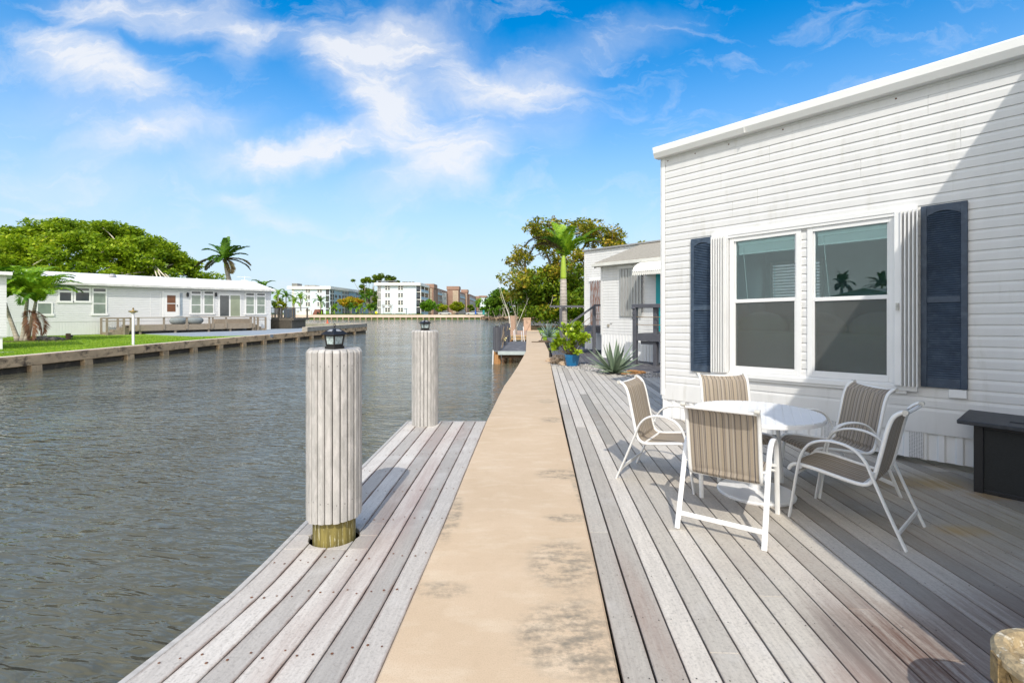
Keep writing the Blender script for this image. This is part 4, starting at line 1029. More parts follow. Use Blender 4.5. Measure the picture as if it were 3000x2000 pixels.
def corrug(x0,x1,z0,z1,y,mat,nm,amp=.03,per=.12):
    c = MB(); x = x0; pts = []
    while x < x1: pts += [(x,y),(x+per*.3,y),(x+per*.42,y-amp),(x+per*.85,y-amp)]; x += per
    pts.append((x1,y))
    for (a,b),(c2,d) in zip(pts,pts[1:]):
        c.add([(a,b,z0),(c2,d,z0),(c2,d,z1),(a,b,z1),(a,b+.006,z0),(c2,d+.006,z0),(c2,d+.006,z1),(a,b+.006,z1)],[(0,1,2,3),(7,6,5,4),(3,2,6,7),(0,4,5,1)])
    return c.build(nm, mat, nh)
a = nl(1817,920); b2 = nl(1877,782)
pz1 = nl(1815,790)[1]; pz0 = nl(1830,926)[1]
tag(corrug(a[0],nl(1848,900)[0],pz0,pz1,-.05,GALV,'storm_panel'), 'left corrugated steel panel of the pair beside the awning')
tag(corrug(nl(1850,900)[0],nl(1878,900)[0],pz0,pz1,-.07,GALV,'storm_panel'), 'right corrugated steel panel of the pair, half under the awning')
f = MB(); f.box(a[0]-.08,b2[0]+.05,-.06,-.014,pz1+.02,pz1+.13); f.build('panel_track', WHITE2, nh)
c = corrug(nl(1731,880,2.6)[0],nl(1760,880,2.6)[0],nl(1740,955,2.6)[1],nl(1740,822,2.6)[1],2.55,RUSTY,'storm_panel'); tag(c,'rust-streaked corrugated panel on the set-back wall')
f = MB(); f.box(nl(1728,880,2.6)[0],nl(1762,880,2.6)[0],2.53,2.59,nl(1740,824,2.6)[1],nl(1740,816,2.6)[1]); f.build('panel_track', WHITE2, nh)
t = MB(); tx0 = nl(1924,880)[0]; t.box(tx0,tx0+.9,-.05,-.014,nl(1928,971)[1],nl(1928,800)[1]); t.build('door', TEAL, nh)
aw = MB(); ax0 = nl(1872,800,-.45)[0]; az0 = nl(1856,805,-.8)[1]
n_ = 9; prof = [(-.02-.80*math.sin(i/n_*math.pi/2), az0+.08+.36*math.cos(i/n_*math.pi/2)) for i in range(n_+1)]
x = ax0; V = []
while x < ax0+2.2:
    for (dx, up) in ((0,0),(.03,.012),(.06,0)):
        pass
    for (p,q) in zip(prof,prof[1:]):
        for (xa,xb,ua,ub) in ((x,x+.035,0,.018),(x+.035,x+.07,.018,0)):
            aw.add([(xa,p[0]-ua,p[1]+ua),(xb,p[0]-ub,p[1]+ub),(xb,q[0]-ub,q[1]+ub),(xa,q[0]-ua,q[1]+ua)],[(0,1,2,3)])
    y0,z0_ = prof[-1]
    aw.add([(x,y0,z0_),(x+.07,y0,z0_),(x+.064,y0,z0_-.09),(x+.035,y0,z0_-.115),(x+.006,y0,z0_-.09)],[(0,4,3,2,1)])
    x += .07
for xx in (ax0,): aw.add([(xx,p[0],p[1]) for p in prof]+[(xx,-.02,az0)], [tuple(range(len(prof)+1))])
aw.build('awning', M('awning_white', (.76,.75,.70), .6, .08, 4), nh)
o1 = nl(1781,957); o = MB(); o.box(o1[0],o1[0]+.075,-.045,-.013,o1[1],o1[1]+.10); o.build('outlet_box', M('outlet_grey', (.33,.30,.25), .6), nh)
o1 = nl(1788,949); o = MB(); o.box(o1[0],o1[0]+.08,-.03,-.013,o1[1],o1[1]+.05); o.build('vent_grille', M('grille_grey', (.42,.42,.42), .6), nh)

# landing with railing at the neighbour's door
la = thing('door_landing', 'charcoal raised landing with rope railing under the scalloped awning', 'landing', (NHX,NHY,0), HROT)
lx0, lx1, ly0 = 2.10, 4.6, -.92
p = MB(); p.box(lx0+.10,lx1,ly0+.02,-.03,.86,.935); p.build('platform', CHARCOAL, la)
p = MB(); p.box(lx0+.08,lx1,ly0-.03,ly0+.018,.71,.93); p.box(lx0+.2,lx0+.75,ly0+.03,ly0+.08,.60,.70); p.build('fascia', CHARCOAL, la)
for (x,y,zt) in ((lx0+.02,ly0,1.80),(lx0+.70,ly0+.10,1.76),(lx1,ly0,1.76)):
    p = MB(); p.box(x-.065,x+.065,y-.065,y+.065,-.05,zt)
    p.build('post', CHARCOAL, la, bevel=.01)
p = MB(); p.box(lx0-.07,lx1,ly0-.08,ly0+.06,1.73,1.85); p.build('top_rail', CHARCOAL, la, bevel=.012)
for z in (1.22,1.46):
    p = MB(); p.tube(catmull([(lx0,ly0-.03,z),(lx0+.4,ly0-.02,z-.02),(lx0+.9,ly0-.02,z-.01),(lx1,ly0-.02,z)],4), .012, 6); p.build('rope', ROPE, la)
p = MB(); p.sphere((lx0,ly0,1.72), .11, 10, 6, (1,1,.45)); p.tube([(lx0+.08*math.cos(q*.8),ly0+.085*math.sin(q*.8),1.66-.02*q) for q in range(16)], .012, 5); p.build('rope_knot', CHARCOAL, la, smooth=True)

st = thing('staircase', 'charcoal stairs and small landing with sloping handrail beside the rusty panel', 'stairs', (3.2,19.5,0))
p = MB(); p.box(3.17,4.3,18.7,20.6,.98,1.04); p.build('platform', CHARCOAL, st, offset=st.location)
p = MB(); p.box(3.14,4.3,18.64,18.70,.78,1.04); p.box(3.12,3.17,18.7,20.6,.78,1.04); p.build('fascia', CHARCOAL, st, offset=st.location)
for i in range(4):
    z = .82-.21*i; p = MB(); p.box(2.88-.28*i,3.15-.28*i,18.75,19.9,z-.04,z); p.build('tread', CHARCOAL, st, offset=st.location)
p = MB(); p.bar((3.15,18.74,.78),(2.0,18.74,-.03),.05,.22); p.build('stringer', CHARCOAL, st, offset=st.location)
for (x,zt) in ((3.21,1.84),(2.37,1.17)):
    p = MB(); p.box(x-.06,x+.06,18.62,18.74,-.04,zt); p.build('post', CHARCOAL, st, offset=st.location, bevel=.01)
p = MB(); p.bar((3.25,18.68,1.86),(2.22,18.68,1.12),.13,.07); p.box(3.2,4.2,18.61,18.75,1.83,1.90); p.build('handrail', CHARCOAL, st, offset=st.location)
for z in (1.30,1.52):
    p = MB(); p.tube([(3.2,18.68,z),(4.2,18.68,z)], .012, 6); p.tube([(3.2,18.68,z-.02),(2.37,18.68,z-.66)], .012, 6); p.build('rope', ROPE, st, offset=st.location)

# beam on a post with string lights
bm = thing('light_beam', 'charcoal post and long beam hung with small bulbs before the palm trunk', 'post', (3.18,31.2,0))
p = MB(); p.box(3.10,3.27,31.12,31.28,-.05,1.93); p.build('post', CHARCOAL, bm, offset=bm.location)
p = MB(); p.box(2.45,5.4,31.14,31.26,1.90,2.03); p.build('beam', CHARCOAL, bm, offset=bm.location)
for i in range(7):
    p = MB(); p.sphere((2.75+.38*i,31.1,1.86), .028, 8, 6); p.build('bulb', M('bulb_white', (.75,.72,.6), .3), bm, smooth=True, offset=bm.location)

# neighbour's dock
nd = thing('dock', 'charcoal painted dock with pale front board jutting over the water beyond the walkway bend', 'dock', (-.1,23.5,-.06))
p = MB(); p.prism([(-.72,20.35),(.62,20.35),(.75,25.8),(.83,27.0),(-.36,27.0)], -.10, -.06); p.build('decking', CHARDECK, nd, offset=nd.location)
p = MB(); p.box(-.60,.585,20.30,20.345,-.215,-.062); p.build('fascia', M('pale_fascia', (.40,.46,.47), .7, .1, 4), nd, offset=nd.location)
p = MB(); p.box(-.45,.55,20.5,20.62,-.36,-.22); p.prism([(-.6,20.62),(.55,20.62),(.7,26.8),(-.3,26.8)],-.26,-.11); p.build('frame', M('dock_beam', (.10,.065,.04), .9, .3), nd, offset=nd.location)
for (x,y) in ((-.64,20.62),(-.40,25.9)):
    p = MB(); p.lathe([(.165,-2.4),(.16,-.10)], 14, (x,y,0)); p.build('pile', WOOD_RAW, nd, smooth=True, offset=nd.location)
p = MB(); p.tube([(-.83,20.35,-.9),(-.80,20.35,-.02)], .028, 8); p.build('white_pipe', WHITE2, nd, offset=nd.location)
def clad_post(loc, label, h, r, n, mat, cap=True, group='charcoal clad dock posts'):
    t = thing('dock_post', label, 'post', loc, 0, group); c = MB()
    for j in range(n):
        a = 2*math.pi*j/n; m = Matrix.Rotation(a,4,'Z'); w2 = math.pi*r/n*.84
        vs = [m @ Vector((x,y,z)) for z in (0,h) for x,y in ((r-.03,-w2),(r,-w2),(r,w2),(r-.03,w2))]
        c.add(vs,[(0,3,2,1),(4,5,6,7),(0,1,5,4),(1,2,6,5),(2,3,7,6),(3,0,4,7)])
    c.build('cladding', mat, t)
    c = MB(); c.lathe([(r-.02,0),(r-.02,h-.012)], n); c.build('core', mat, t)
    if cap:
        c = MB(); c.box(-.075,.075,-.075,.075,h-.012,h+.055); c.build('solar_cap', BLACK, t, bevel=.006)
        c = MB(); c.box(-.055,.055,-.055,.055,h+.056,h+.062); c.build('solar_cell', M('cap_cell', (.5,.5,.42), .3), t)
    return t
CP = M('charcoal_cladding', (.095,.10,.12), .65, .15, 6, stretch=(1,1,.3), isl=.2)
clad_post((-.655,20.75,-.06), 'charcoal post with solar cap at the near corner of the charcoal dock', 1.02, .165, 12, CP)
clad_post((-.43,24.1,-.06), 'middle charcoal post with solar cap on the outer edge of the charcoal dock', 1.02, .165, 12, CP)
clad_post((-.27,26.6,-.06), 'farthest charcoal post with solar cap, next to the tan piling', 1.02, .165, 12, CP)
def branch_rail(pts, label):
    t = thing('branch_rail', label, 'railing', pts[0][0], 0, 'driftwood branch rails between the charcoal posts'); b = MB()
    for q in pts: b.tube([Vector(x)-Vector(pts[0][0]) for x in catmull(q,4)], .022, 6)
    b.build('branch', ROPE, t)
    return t
br = branch_rail([[(-.55,20.95,.12),(-.42,21.8,.55),(-.42,22.6,.72),(-.40,23.95,.85)],[(-.42,21.6,.40),(-.40,22.6,.30),(-.36,23.9,.42)],[(-.45,21.2,.0),(-.40,21.9,.3),(-.38,22.6,.68)]], 'twisted driftwood rail between the near and middle charcoal posts')
br2 = branch_rail([[(-.33,24.3,.55),(-.27,25.2,.62),(-.24,26.4,.80)],[(-.33,24.3,.20),(-.22,25.2,.35),(-.2,26.4,.25)]], 'twisted driftwood rail between the middle and farthest charcoal posts')
for (r_, (x,y,z)) in ((br,(-.38,22.6,.33)),(br,(-.33,22.7,.26)),(br,(-.28,22.7,.36)),(br2,(-.12,25.0,.72))):
    b = MB(); b.sphere(Vector((x,y,z))-Vector(r_.location), .045, 8, 6); b.build('bulb', M('bulb_yellow', (.7,.6,.28), .3), r_, smooth=True)
ld = thing('boat_ladder', 'white tubular boat ladder rails at the end of the charcoal dock', 'ladder', (.3,27.1,0))
for i,(x,zt) in enumerate(((.10,.55),(.17,.62),(.55,.50),(.66,.78))):
    p = MB(); p.tube(catmull([(x+(.10 if i%2 else .02),27.05,-.55),(x+.01,27.1,.2),(x-.02,27.1,zt)],4), .022, 8); p.build('rail', WHITEPAINT, ld, offset=ld.location)
p = MB(); p.tube([(.15,27.05,-.3),(.62,27.05,-.3)], .018, 8); p.build('rung', WHITEPAINT, ld, offset=ld.location)

# tan pier, piling, locker, rods
tp = thing('dock', 'tan composite dock with timber beams at the far end of the walkway', 'dock', (.5,37,-.02))
p = MB()
for i in range(58):
    y = 33.3+i*.15; p.prism([(-.10+.03*i*.15,y),(1.02+.03*i*.15,y),(1.02+.03*i*.15,y+.143),(-.10+.03*i*.15,y+.143)], -.06, -.01)
p.build('decking', TANCOMP, tp, offset=tp.location)
p = MB(); p.box(-.10,1.0,33.24,33.295,-.13,-.012); p.box(-.08,.98,33.3,33.4,-.33,-.15); p.build('beam', M('pier_beam', (.42,.28,.14), .8, .2), tp, offset=tp.location)
for x in (-.05,.85):
    p = MB(); p.lathe([(.13,-2.4),(.13,-.34)],12,(x,33.7,0)); p.build('pile', WOOD_RAW, tp, offset=tp.location)
clad_post((.02,34.3,-.02), 'tan plank-clad piling standing behind the charcoal dock posts', 1.36, .25, 14, TANCOMP, False, None)
bxm = M('tan_box_boards', (.44,.30,.22), .7, .1, 4, bump=.1)
bx = thing('dock_locker', 'tan wooden dock locker with diagonal brace and dark crest at the walkway end', 'locker', (1.33,42.0,-.01))
p = MB(); p.box(-.31,.31,-.25,.25,0,.95); p.build('body', bxm, bx, bevel=.01)
p = MB(); p.box(-.33,.33,-.27,.27,.955,1.12); p.build('lid', bxm, bx, bevel=.01)
p = MB(); p.bar((-.02,-.262,.03),(.27,-.262,.62),.04,.018,(0,1,0)); p.build('brace', M('brace_dark', (.28,.18,.13), .8), bx)
p = MB()
for i in range(9): p.sphere((-.25+.06*i,-.27,1.03+.015*((i*7)%3)), .022, 6, 4)
for i in range(10): p.sphere((-.11+.045*(i%4)+.012*(i%3),-.255,.62+.06*(i//2)), .020, 6, 4)
p.build('emblem', M('emblem_brown', (.09,.055,.04), .8), bx)
def rod(pts, label, r=.014):
    m_ = MB(); m_.tube(catmull(pts,5), [r*(1-.7*i/(len(pts)*5-5)) for i in range((len(pts)-1)*5+1)], 6); o = m_.build('fishing_rod', M('rod_white', (.66,.64,.58), .4), None)
    return tag(o, label, 'fishing rod', 'fishing rods on the tan dock')
rod([(-.10,34.05,.5),(-.22,34.0,1.4),(-.62,34,2.6),(-.90,34,3.55)], 'thicker white fishing rod leaning left out of the tan piling', .03)
rod([(-.18,34.0,.6),(-.27,34.0,1.5),(-.70,34,2.45),(-1.0,34,3.7)], 'thin outer fishing rod leaning farthest left beside the thicker white rod', .018)
rod([(.28,35.5,-.0),(.36,35.5,.5),(.80,35.5,1.6),(1.24,35.5,2.65)], 'white fishing rod leaning right between the tan piling and the locker', .026)
tw = MB(); rngt = np.random.default_rng(4); limb(tw,(.36,35,.0),(.30,35,1.3),.04,.03,rngt,.06); limb(tw,(.30,35,1.3),(-.1,35,2.7),.03,.008,rngt,.1); limb(tw,(.30,35,1.2),(.45,35,2.2),.02,.006,rngt,.1); limb(tw,(.12,35,1.9),(.22,35,2.5),.012,.004,rngt,.1)
tag(tw.build('bare_branch', M('bare_twig', (.30,.27,.22), .9)), 'bare grey forked branch standing just right of the tan piling', 'branch')
hs = thing('garden_tap', 'metal standpipe tap on a short post beside the walkway at the charcoal deck corner', 'tap', (1.69,27.2,-.03))
p = MB(); p.tube([(0,0,0),(0,0,.30)], .03, 8); p.sphere((0,0,.36), .06, 8, 6); p.tube([(0,0,.28),(.1,-.02,.26),(.13,-.02,.18)], .02, 6); p.build('pipe', M('tap_metal', (.25,.24,.22), .4, metal=.7), hs, smooth=True)
ho = MB()
for k_ in range(3): ho.tube([(1.70+(.34-.05*k_)*math.cos(q*.3), 25.5+(.30-.04*k_)*math.sin(q*.3), .012+.03*k_) for q in range(22)], .022, 6)
ho.tube(catmull([(1.05,25.4,.02),(1.3,25.2,.03),(1.5,25.5,.03),(1.75,25.25,.02)],5), .025, 6)
tag(ho.build('garden_hose', M('hose_brown', (.12,.085,.05), .7)), 'coiled dull brown garden hose lying across the walkway edge by the tap', 'hose')
lw = MB(); lw.prism([(2.0,31.05),(9,31.05),(9,49.9),(2.62,49.9)], -.23, -.045)
GRASS = M('lawn_grass', (.22,.35,.022), .9, .25, 1.6, bump=.8, bscale=50, bdist=.04, col2=(.16,.28,.018), c2=(.5,.7))
tag(lw.build('lawn', GRASS), kind='structure')
wl_ = MB(); wl_.prism([(1.7,50),(14,50),(14,50.4),(1.7,50.4)], -2.4, .2); tag(wl_.build('seawall', SEAWALL), 'low dark seawall closing off the small lawn behind the pale agave', 'wall')

# palm by the neighbour's house
PALM = leaf('palm_leaf', [(0,(.04,.12,.012)),(.4,(.08,.20,.015)),(.8,(.16,.32,.02)),(1,(.27,.38,.035))], .3, .4, .4)
PALMDRY = leaf('palm_leaf_dry', [(0,(.06,.05,.02)),(.5,(.13,.10,.045)),(1,(.10,.13,.03))], .25, .6, .4)
PALMY = leaf('palm_leaf_bright', [(0,(.11,.24,.014)),(.4,(.22,.41,.02)),(.8,(.40,.56,.03)),(1,(.55,.58,.06))], .35, .4, .4)
def ring_trunk_mat(name, col, ring, sc):
    m, nt, b = base_nodes(name); k = NB(nt)
    v = k.coord(); sp = k.new('ShaderNodeSeparateXYZ'); k.L.new(v, sp.inputs[0])
    n = k.noise(v, 6, 4); z = k.math('ADD', k.math('MULTIPLY', sp.outputs[2], sc), k.math('MULTIPLY', n, .35)); fr = k.math('FRACT', z)
    c = k.mix(k.rng(n,.3,.7), tuple(x*.82 for x in col), tuple(min(1,x*1.15) for x in col)); c = k.mix(k.math('LESS_THAN', fr, .12), c, ring)
    k.L.new(c, b.inputs['Base Color']); b.inputs['Roughness'].default_value = .85; return m
TRUNK = ring_trunk_mat('palm_trunk', (.37,.335,.30), (.15,.13,.11), 4.5)
CROWNSHAFT = M('crownshaft', (.30,.42,.03), .4, .1, 3)
pm = thing('palm_tree', 'tall palm with pale ringed trunk and lime green crownshaft beside the neighbouring house', 'palm', (3.40,31.6,-.05))
p = MB(); p.lathe([(.30,0),(.27,.25),(.245,1.0),(.235,2.4),(.20,3.82)], 18); p.build('trunk', TRUNK, pm, smooth=True)
p = MB(); p.lathe([(.185,3.82),(.20,3.95),(.185,4.5),(.13,5.25),(.08,5.6)], 16); p.build('crownshaft', CROWNSHAFT, pm, smooth=True)
rr = random.Random(3)
for (az, ln, el, dr, dry) in [(178,3.3,68,2.1,2),(190,2.8,60,2.2,2),(-4,3.3,52,.55,0),(14,3.0,47,.8,0),(120,2.9,82,.7,0),(160,2.7,78,.9,0),(60,2.4,75,1.0,0),(-70,2.5,76,1.0,0),(-30,2.3,60,1.2,0),(215,2.3,66,1.3,0),(25,2.7,60,.9,0),(90,2.6,84,.6,0)]:
    f = MB(); frond(f, (0,0,5.15), R(az), ln, R(el), dr, .85, 30, .11, .75, 0, rr)
    f.build('frond', PALMDRY if dry else PALM if rr.random() < .45 else PALMY, pm)
# small spiky shrub at its foot
sp_ = MB(); rr = random.Random(9)
for i in range(60):
    az = rr.uniform(0,6.28); el = rr.uniform(.1,1.4); L = rr.uniform(.5,.9); d = Vector((math.cos(az)*math.cos(el),math.sin(az)*math.cos(el),math.sin(el))); sd = Vector((-math.sin(az),math.cos(az),0))*.025
    sp_.add([-sd*.4, sd*.4, d*L*.5+sd, d*L+Vector((0,0,-.15*L)), d*L*.5-sd], [(0,1,2,3,4)])
o = sp_.build('spiky_plant', PALMY); o.location = (3.95,30.2,.55); tag(o, 'spiky yellow-green bromeliad-like plant between the palm trunk and the stairs', 'plant')
sp2 = MB(); limb(sp2,(0,0,-.6),(0,0,.05),.05,.04,np.random.default_rng(1)); sp2.build('stem', M('plant_stem', (.2,.16,.1), .9), o)

# sea-almond tree behind, with rusty and green leaves
def crown_mesh(name, centers, radii, per, size, mat, rng, parent, off, flat=.7, aspect=.55, up=.6):
    C = clump_pts(centers, radii, per, rng, flat); V, Q = leaf_quads(C, size, rng, aspect, up); return mesh_np(name, V, Q, mat, parent, off)
BARK = M('grey_bark', (.30,.265,.215), .9, .25, 5, bump=.4)
BARKD = M('brown_bark', (.13,.095,.06), .9, .3, 5, bump=.4)
ALM1 = leaf('almond_leaf_rusty', [(0,(.08,.13,.015)),(.35,(.19,.24,.02)),(.6,(.36,.33,.025)),(.82,(.48,.34,.04)),(1,(.40,.20,.04))], .3, .45, .5)
ALM2 = leaf('almond_leaf_green', [(0,(.045,.10,.010)),(.4,(.12,.22,.014)),(.75,(.25,.31,.018)),(.92,(.48,.40,.025)),(1,(.5,.28,.025))], .3, .45, .5)
rng = np.random.default_rng(33)
al = thing('almond_tree', 'big spreading almond tree with rusty and yellow-green leaves behind the palm and neighbouring house', 'tree', (4.8,46,-.05))
base = Vector(al.location); mbt = MB(); YT = 46.0
lobes = []                                            # crown built as lobes along the limbs, in metres
for (px,py,n,sp,r_) in [(1560,690,9,1.5,.75),(1500,735,7,1.0,.65),(1620,665,9,1.3,.7),(1700,655,10,1.4,.7),(1770,665,8,1.2,.65),(1800,700,6,.9,.55),(1525,800,9,1.3,.7),(1490,835,6,.9,.6),(1590,760,12,1.6,.8),(1660,740,9,1.6,.75),(1740,730,9,1.5,.7),(1560,860,10,1.4,.8),(1830,706,3,.5,.4),(1545,650,3,.6,.4)]:
    for _ in range(n):
        c = P(px+18,py+22,YT); lobes.append((c[0]+rng.normal()*sp*.55, c[1]+rng.normal()*1.8, c[2]+rng.normal()*sp*.42))
lob2 = []
for (px,py,n,sp,r_) in [(1640,880,16,1.5,.9),(1690,850,14,1.5,.9),(1600,910,12,1.2,.8),(1700,910,12,1.4,.9),(1560,900,6,1.0,.7),(1640,820,10,1.6,.8),(1590,840,8,1.3,.8),(1730,870,10,1.5,.9)]:
    for _ in range(n):
        c = P(px,py,YT-1); lob2.append((c[0]+rng.normal()*sp*.55, c[1]+rng.normal()*1.6, c[2]+rng.normal()*sp*.42))
fork = Vector((5.3,46,2.6)); limb(mbt, base, fork, .42, .33, rng, .05)
mains = [limb(mbt, fork, P(px,py,YT+rng.normal()*.6), .24, .09, rng, .14, 8) for px,py in ((1540,790),(1590,720),(1650,700),(1720,710),(1770,740),(1600,850),(1520,830),(1690,790))]
for c in lobes + lob2:
    pts = [p for m_ in mains for p in m_[3:]]; a = min(pts, key=lambda p: (p-Vector(c)).length); limb(mbt, a, c, .055, .018, rng, .2, 5)
mbt.build('trunk', BARK, al, offset=base, smooth=True)
crown_mesh('crown', lobes, rng.uniform(.65,1.15,len(lobes)), 150, .30, ALM1, rng, al, base, .7)
crown_mesh('crown', lob2, rng.uniform(.9,1.35,len(lob2)), 240, .31, ALM2, rng, al, base, .75)

# mangrove wood across the water on the right
MANG = leaf('mangrove_leaf', [(0,(.035,.09,.008)),(.4,(.08,.18,.012)),(.75,(.15,.27,.016)),(1,(.23,.33,.02))], .3, .5, .12)
rng = np.random.default_rng(12)
C = []; Rr = []
for i in range(420):
    px = rng.uniform(1430,1740) if i < 360 else rng.uniform(1740,2000); Y = rng.uniform(140.5,152); hmax = np.interp(px,[1420,1440,1458,1500,1560,1700,1960],[3.2,6.4,8.6,7.6,8.4,8,8]); z = .5+hmax*rng.random()**.8*.92
    C.append((xat(px,Y), Y+z*.3, z)); Rr.append(rng.uniform(1.0,1.9))
V, Q = leaf_quads(clump_pts(C, Rr, 90, rng, .75), .72, rng, .65, .8)
o = mesh_np('mangrove_thicket', V, Q, MANG); tag(o, 'dense dark mangrove thicket along the far bank on the right', 'thicket', kind='stuff')
mt = MB()
for i in range(46):
    px = rng.uniform(1430,1700); x,y = xat(px,139.5), 139.5+rng.uniform(-.5,2); limb(mt,(x,y,-.7),(x+rng.normal()*1.2,y+1.5,rng.uniform(1.5,4)),.10,.04,rng,.2,4)
mt.build('mangrove_trunks', BARK, o)
mk = MB(); mk.prism([(-8.6,138.8),(60,137.5),(200,140),(200,420),(-8.6,420)], -2.4, .1); tag(mk.build('far_bank', M('mangrove_mud', (.10,.075,.045), .95, .4, .8, bump=.7, bscale=3, bdist=.3)), kind='structure')
rp = MB(); rr = random.Random(3)
for i in range(420): rp.sphere((rr.uniform(-8.8,32), 138.4+rr.uniform(-.7,.9), -.55+rr.uniform(0,.8)), rr.uniform(.18,.45), 6, 4, (1.2,1,.7), .3, rr)
tag(rp.build('riprap', M('riprap_stone', (.20,.145,.095), .95, .3, 2, isl=.5)), kind='stuff')
# ------------------------------------------------------------------ left bank
LB = [(-18.6,-40),(-17.95,-5),(-17.9,21),(-17.75,28),(-16.85,38),(-15.75,52)]
lp = MB(); lp.prism([(x-.38,y) for x,y in LB] + [(-24,52.2),(-46,70),(-110,140),(-220,140),(-220,-40)], -2.4, -.03)
tag(lp.build('lawn', GRASS), kind='structure')
rng = np.random.default_rng(8); n = 42000
px = rng.uniform(-40,660,n); py = 985+ (rng.random(n)**1.3)*58; Y = F*(CAMH+.03)/(py-HY); X = (px-CX)/F*Y
dw = (X+32.5)*.797-(Y-31.4)*.604
xl = np.interp(Y,[b for a,b in LB],[a for a,b in LB])-.5
ok = (X < xl)&(dw > .1)&~((px>470)&(py<986+ (px-470)*-.0))
X,Y = X[ok],Y[ok]; m_ = len(X); h = rng.uniform(.03,.075,m_); a = rng.uniform(0,6.28,m_); w_ = .012
V = np.empty((m_,3,3)); V[:,0] = np.c_[X-w_*np.cos(a),Y-w_*np.sin(a),np.full(m_,-.03)]; V[:,1] = np.c_[X+w_*np.cos(a),Y+w_*np.sin(a),np.full(m_,-.03)]; V[:,2] = np.c_[X+rng.normal(size=m_)*.02,Y+rng.normal(size=m_)*.02,-.03+h]
tag(mesh_np('grass', V.reshape(-1,3), np.arange(m_*3).reshape(-1,3), leaf('grass_blade', [(0,(.13,.25,.012)),(.5,(.23,.38,.02)),(1,(.36,.48,.035))], .3, .6, .3)), kind='stuff')
sw = thing('seawall', 'long weathered concrete seawall with buttress blocks along the left lawn', 'wall', (-17.9,21,0))
cap = MB(); n_ = len(LB)
cap.prism(LB + [(x-.42,y) for x,y in LB[::-1]], -.39, .0)
cap.build('cap', SEAWALL, sw, offset=sw.location, bevel=.02)
ct_ = MB(); ct_.prism([(x-.015,y) for x,y in LB] + [(x-.40,y) for x,y in LB[::-1]], .001, .006); ct_.build('cap_top', CONCTOP, sw, offset=sw.location)
fw = MB(); fw.prism([(x-.16,y) for x,y in LB] + [(x-.4,y) for x,y in LB[::-1]], -2.4, -.392); fw.build('face', M('seawall_face', (.06,.05,.038), .9, .4, 1.5, bump=.4, col2=(.16,.13,.09), c2=(.55,.7)), sw, offset=sw.location)
y = 9.2; i = 0
while y < 51:
    x = np.interp(y,[b for a,b in LB],[a for a,b in LB])
    bt = MB(); bt.add([(x-.2,y-.24,-2.2),(x+.10,y-.24,-2.2),(x+.10,y+.24,-2.2),(x-.2,y+.24,-2.2),(x-.2,y-.20,-.393),(x+.01,y-.20,-.393),(x+.01,y+.20,-.393),(x-.2,y+.20,-.393)],[(0,3,2,1),(4,5,6,7),(0,1,5,4),(1,2,6,5),(2,3,7,6),(3,0,4,7)])
    bt.build('buttress', M('buttress_stone', (.42,.31,.19), .9, .3, 3, bump=.4, col2=(.12,.09,.06), c2=(.5,.7)) if i == 0 else bpy.data.materials['buttress_stone'], sw, offset=sw.location); y += 2.2; i += 1
cu = thing('concrete_curb', 'raised grey concrete curb round the tip of the left bank', 'curb', (-16.5,45,0))
b = MB(); x39 = -16.75
b.prism([(-16.70,39),(-15.76,52),(-16.2,52),(-17.14,39)], .007, .36); b.prism([(-16.21,51.6),(-16.21,52),(-24,52),(-24,51.6)], .007, .36)
b.build('wall', M('curb_concrete', (.30,.285,.25), .9, .15, 1.5, bump=.2, col2=(.2,.19,.16), c2=(.5,.7)), cu, offset=cu.location)
b = MB(); b.prism([(-16.73,39.01),(-15.79,51.97),(-16.17,51.97),(-17.11,39.01)], .361, .372); b.prism([(-16.24,51.63),(-16.24,51.97),(-24,51.97),(-24,51.63)], .361, .372)
b.build('top', CONCTOP, cu, offset=cu.location)
pad = MB(); pad.prism([G(570,985.5,.0),G(650,983.5,.0),(-17.2,34),(-16.62,43),(-16.3,50),(-23.4,50.5),(-23,44),(-25.9,40.6),(-29,36.6)], -.2, .005)
tag(pad.build('patio', M('blue_grey_pad', (.27,.315,.36), .85, .08, 1.2, col2=(.34,.37,.40), c2=(.55,.75))), kind='structure')
b = MB(); b.lathe([(.17,0),(.17,.03),(.12,.032),(.045,.42),(.03,.44)], 14); b.box(-.18,.18,-.18,.18,-.0,.02)
o = b.build('traffic_cone', M('cone_orange', (.55,.12,.06), .6, .2, 3)); o.location = (-20.0,51.8,.373); tag(o, 'small orange cone standing on the far concrete curb', 'cone')

LROT = math.atan2(.797,.604); LOX, LOY = -32.5, 31.4
LI = Matrix.Rotation(-LROT,3,'Z')
def ll(px, py, y=0.0):
    o = LI @ Vector((-LOX,-LOY,CAMH)); d = LI @ Vector(((px-CX)/F,1,(HY-py)/F)); s = (y-o.y)/d.y; p = o+d*s; return p.x, p.z
lh = thing('mobile_home', 'long low white mobile home with a white metal roof across the canal', 'house', (LOX,LOY,0), LROT)
XE = ll(793,940)[0]; X0 = -8.0
s = MB(); siding(s, X0, XE-.04, .93, 3.5, (), .135, .030); s.box(X0,XE,.004,.1,.0,3.62); s.box(XE-.1,XE,.1,7.9,.0,3.62); s.box(XE-.08,XE+.02,-.025,.0,.9,3.5); s.box(X0,XE-.08,-.02,.004,3.42,3.60)
s.add([(XE-.02,0,3.6),(XE-.02,7.9,3.6),(XE-.02,3.94,4.5),(XE-.1,0,3.6),(XE-.1,7.9,3.6),(XE-.1,3.94,4.5)],[(0,1,2),(5,4,3)])
s.build('wall', SIDING_FAR, lh)
r = MB()
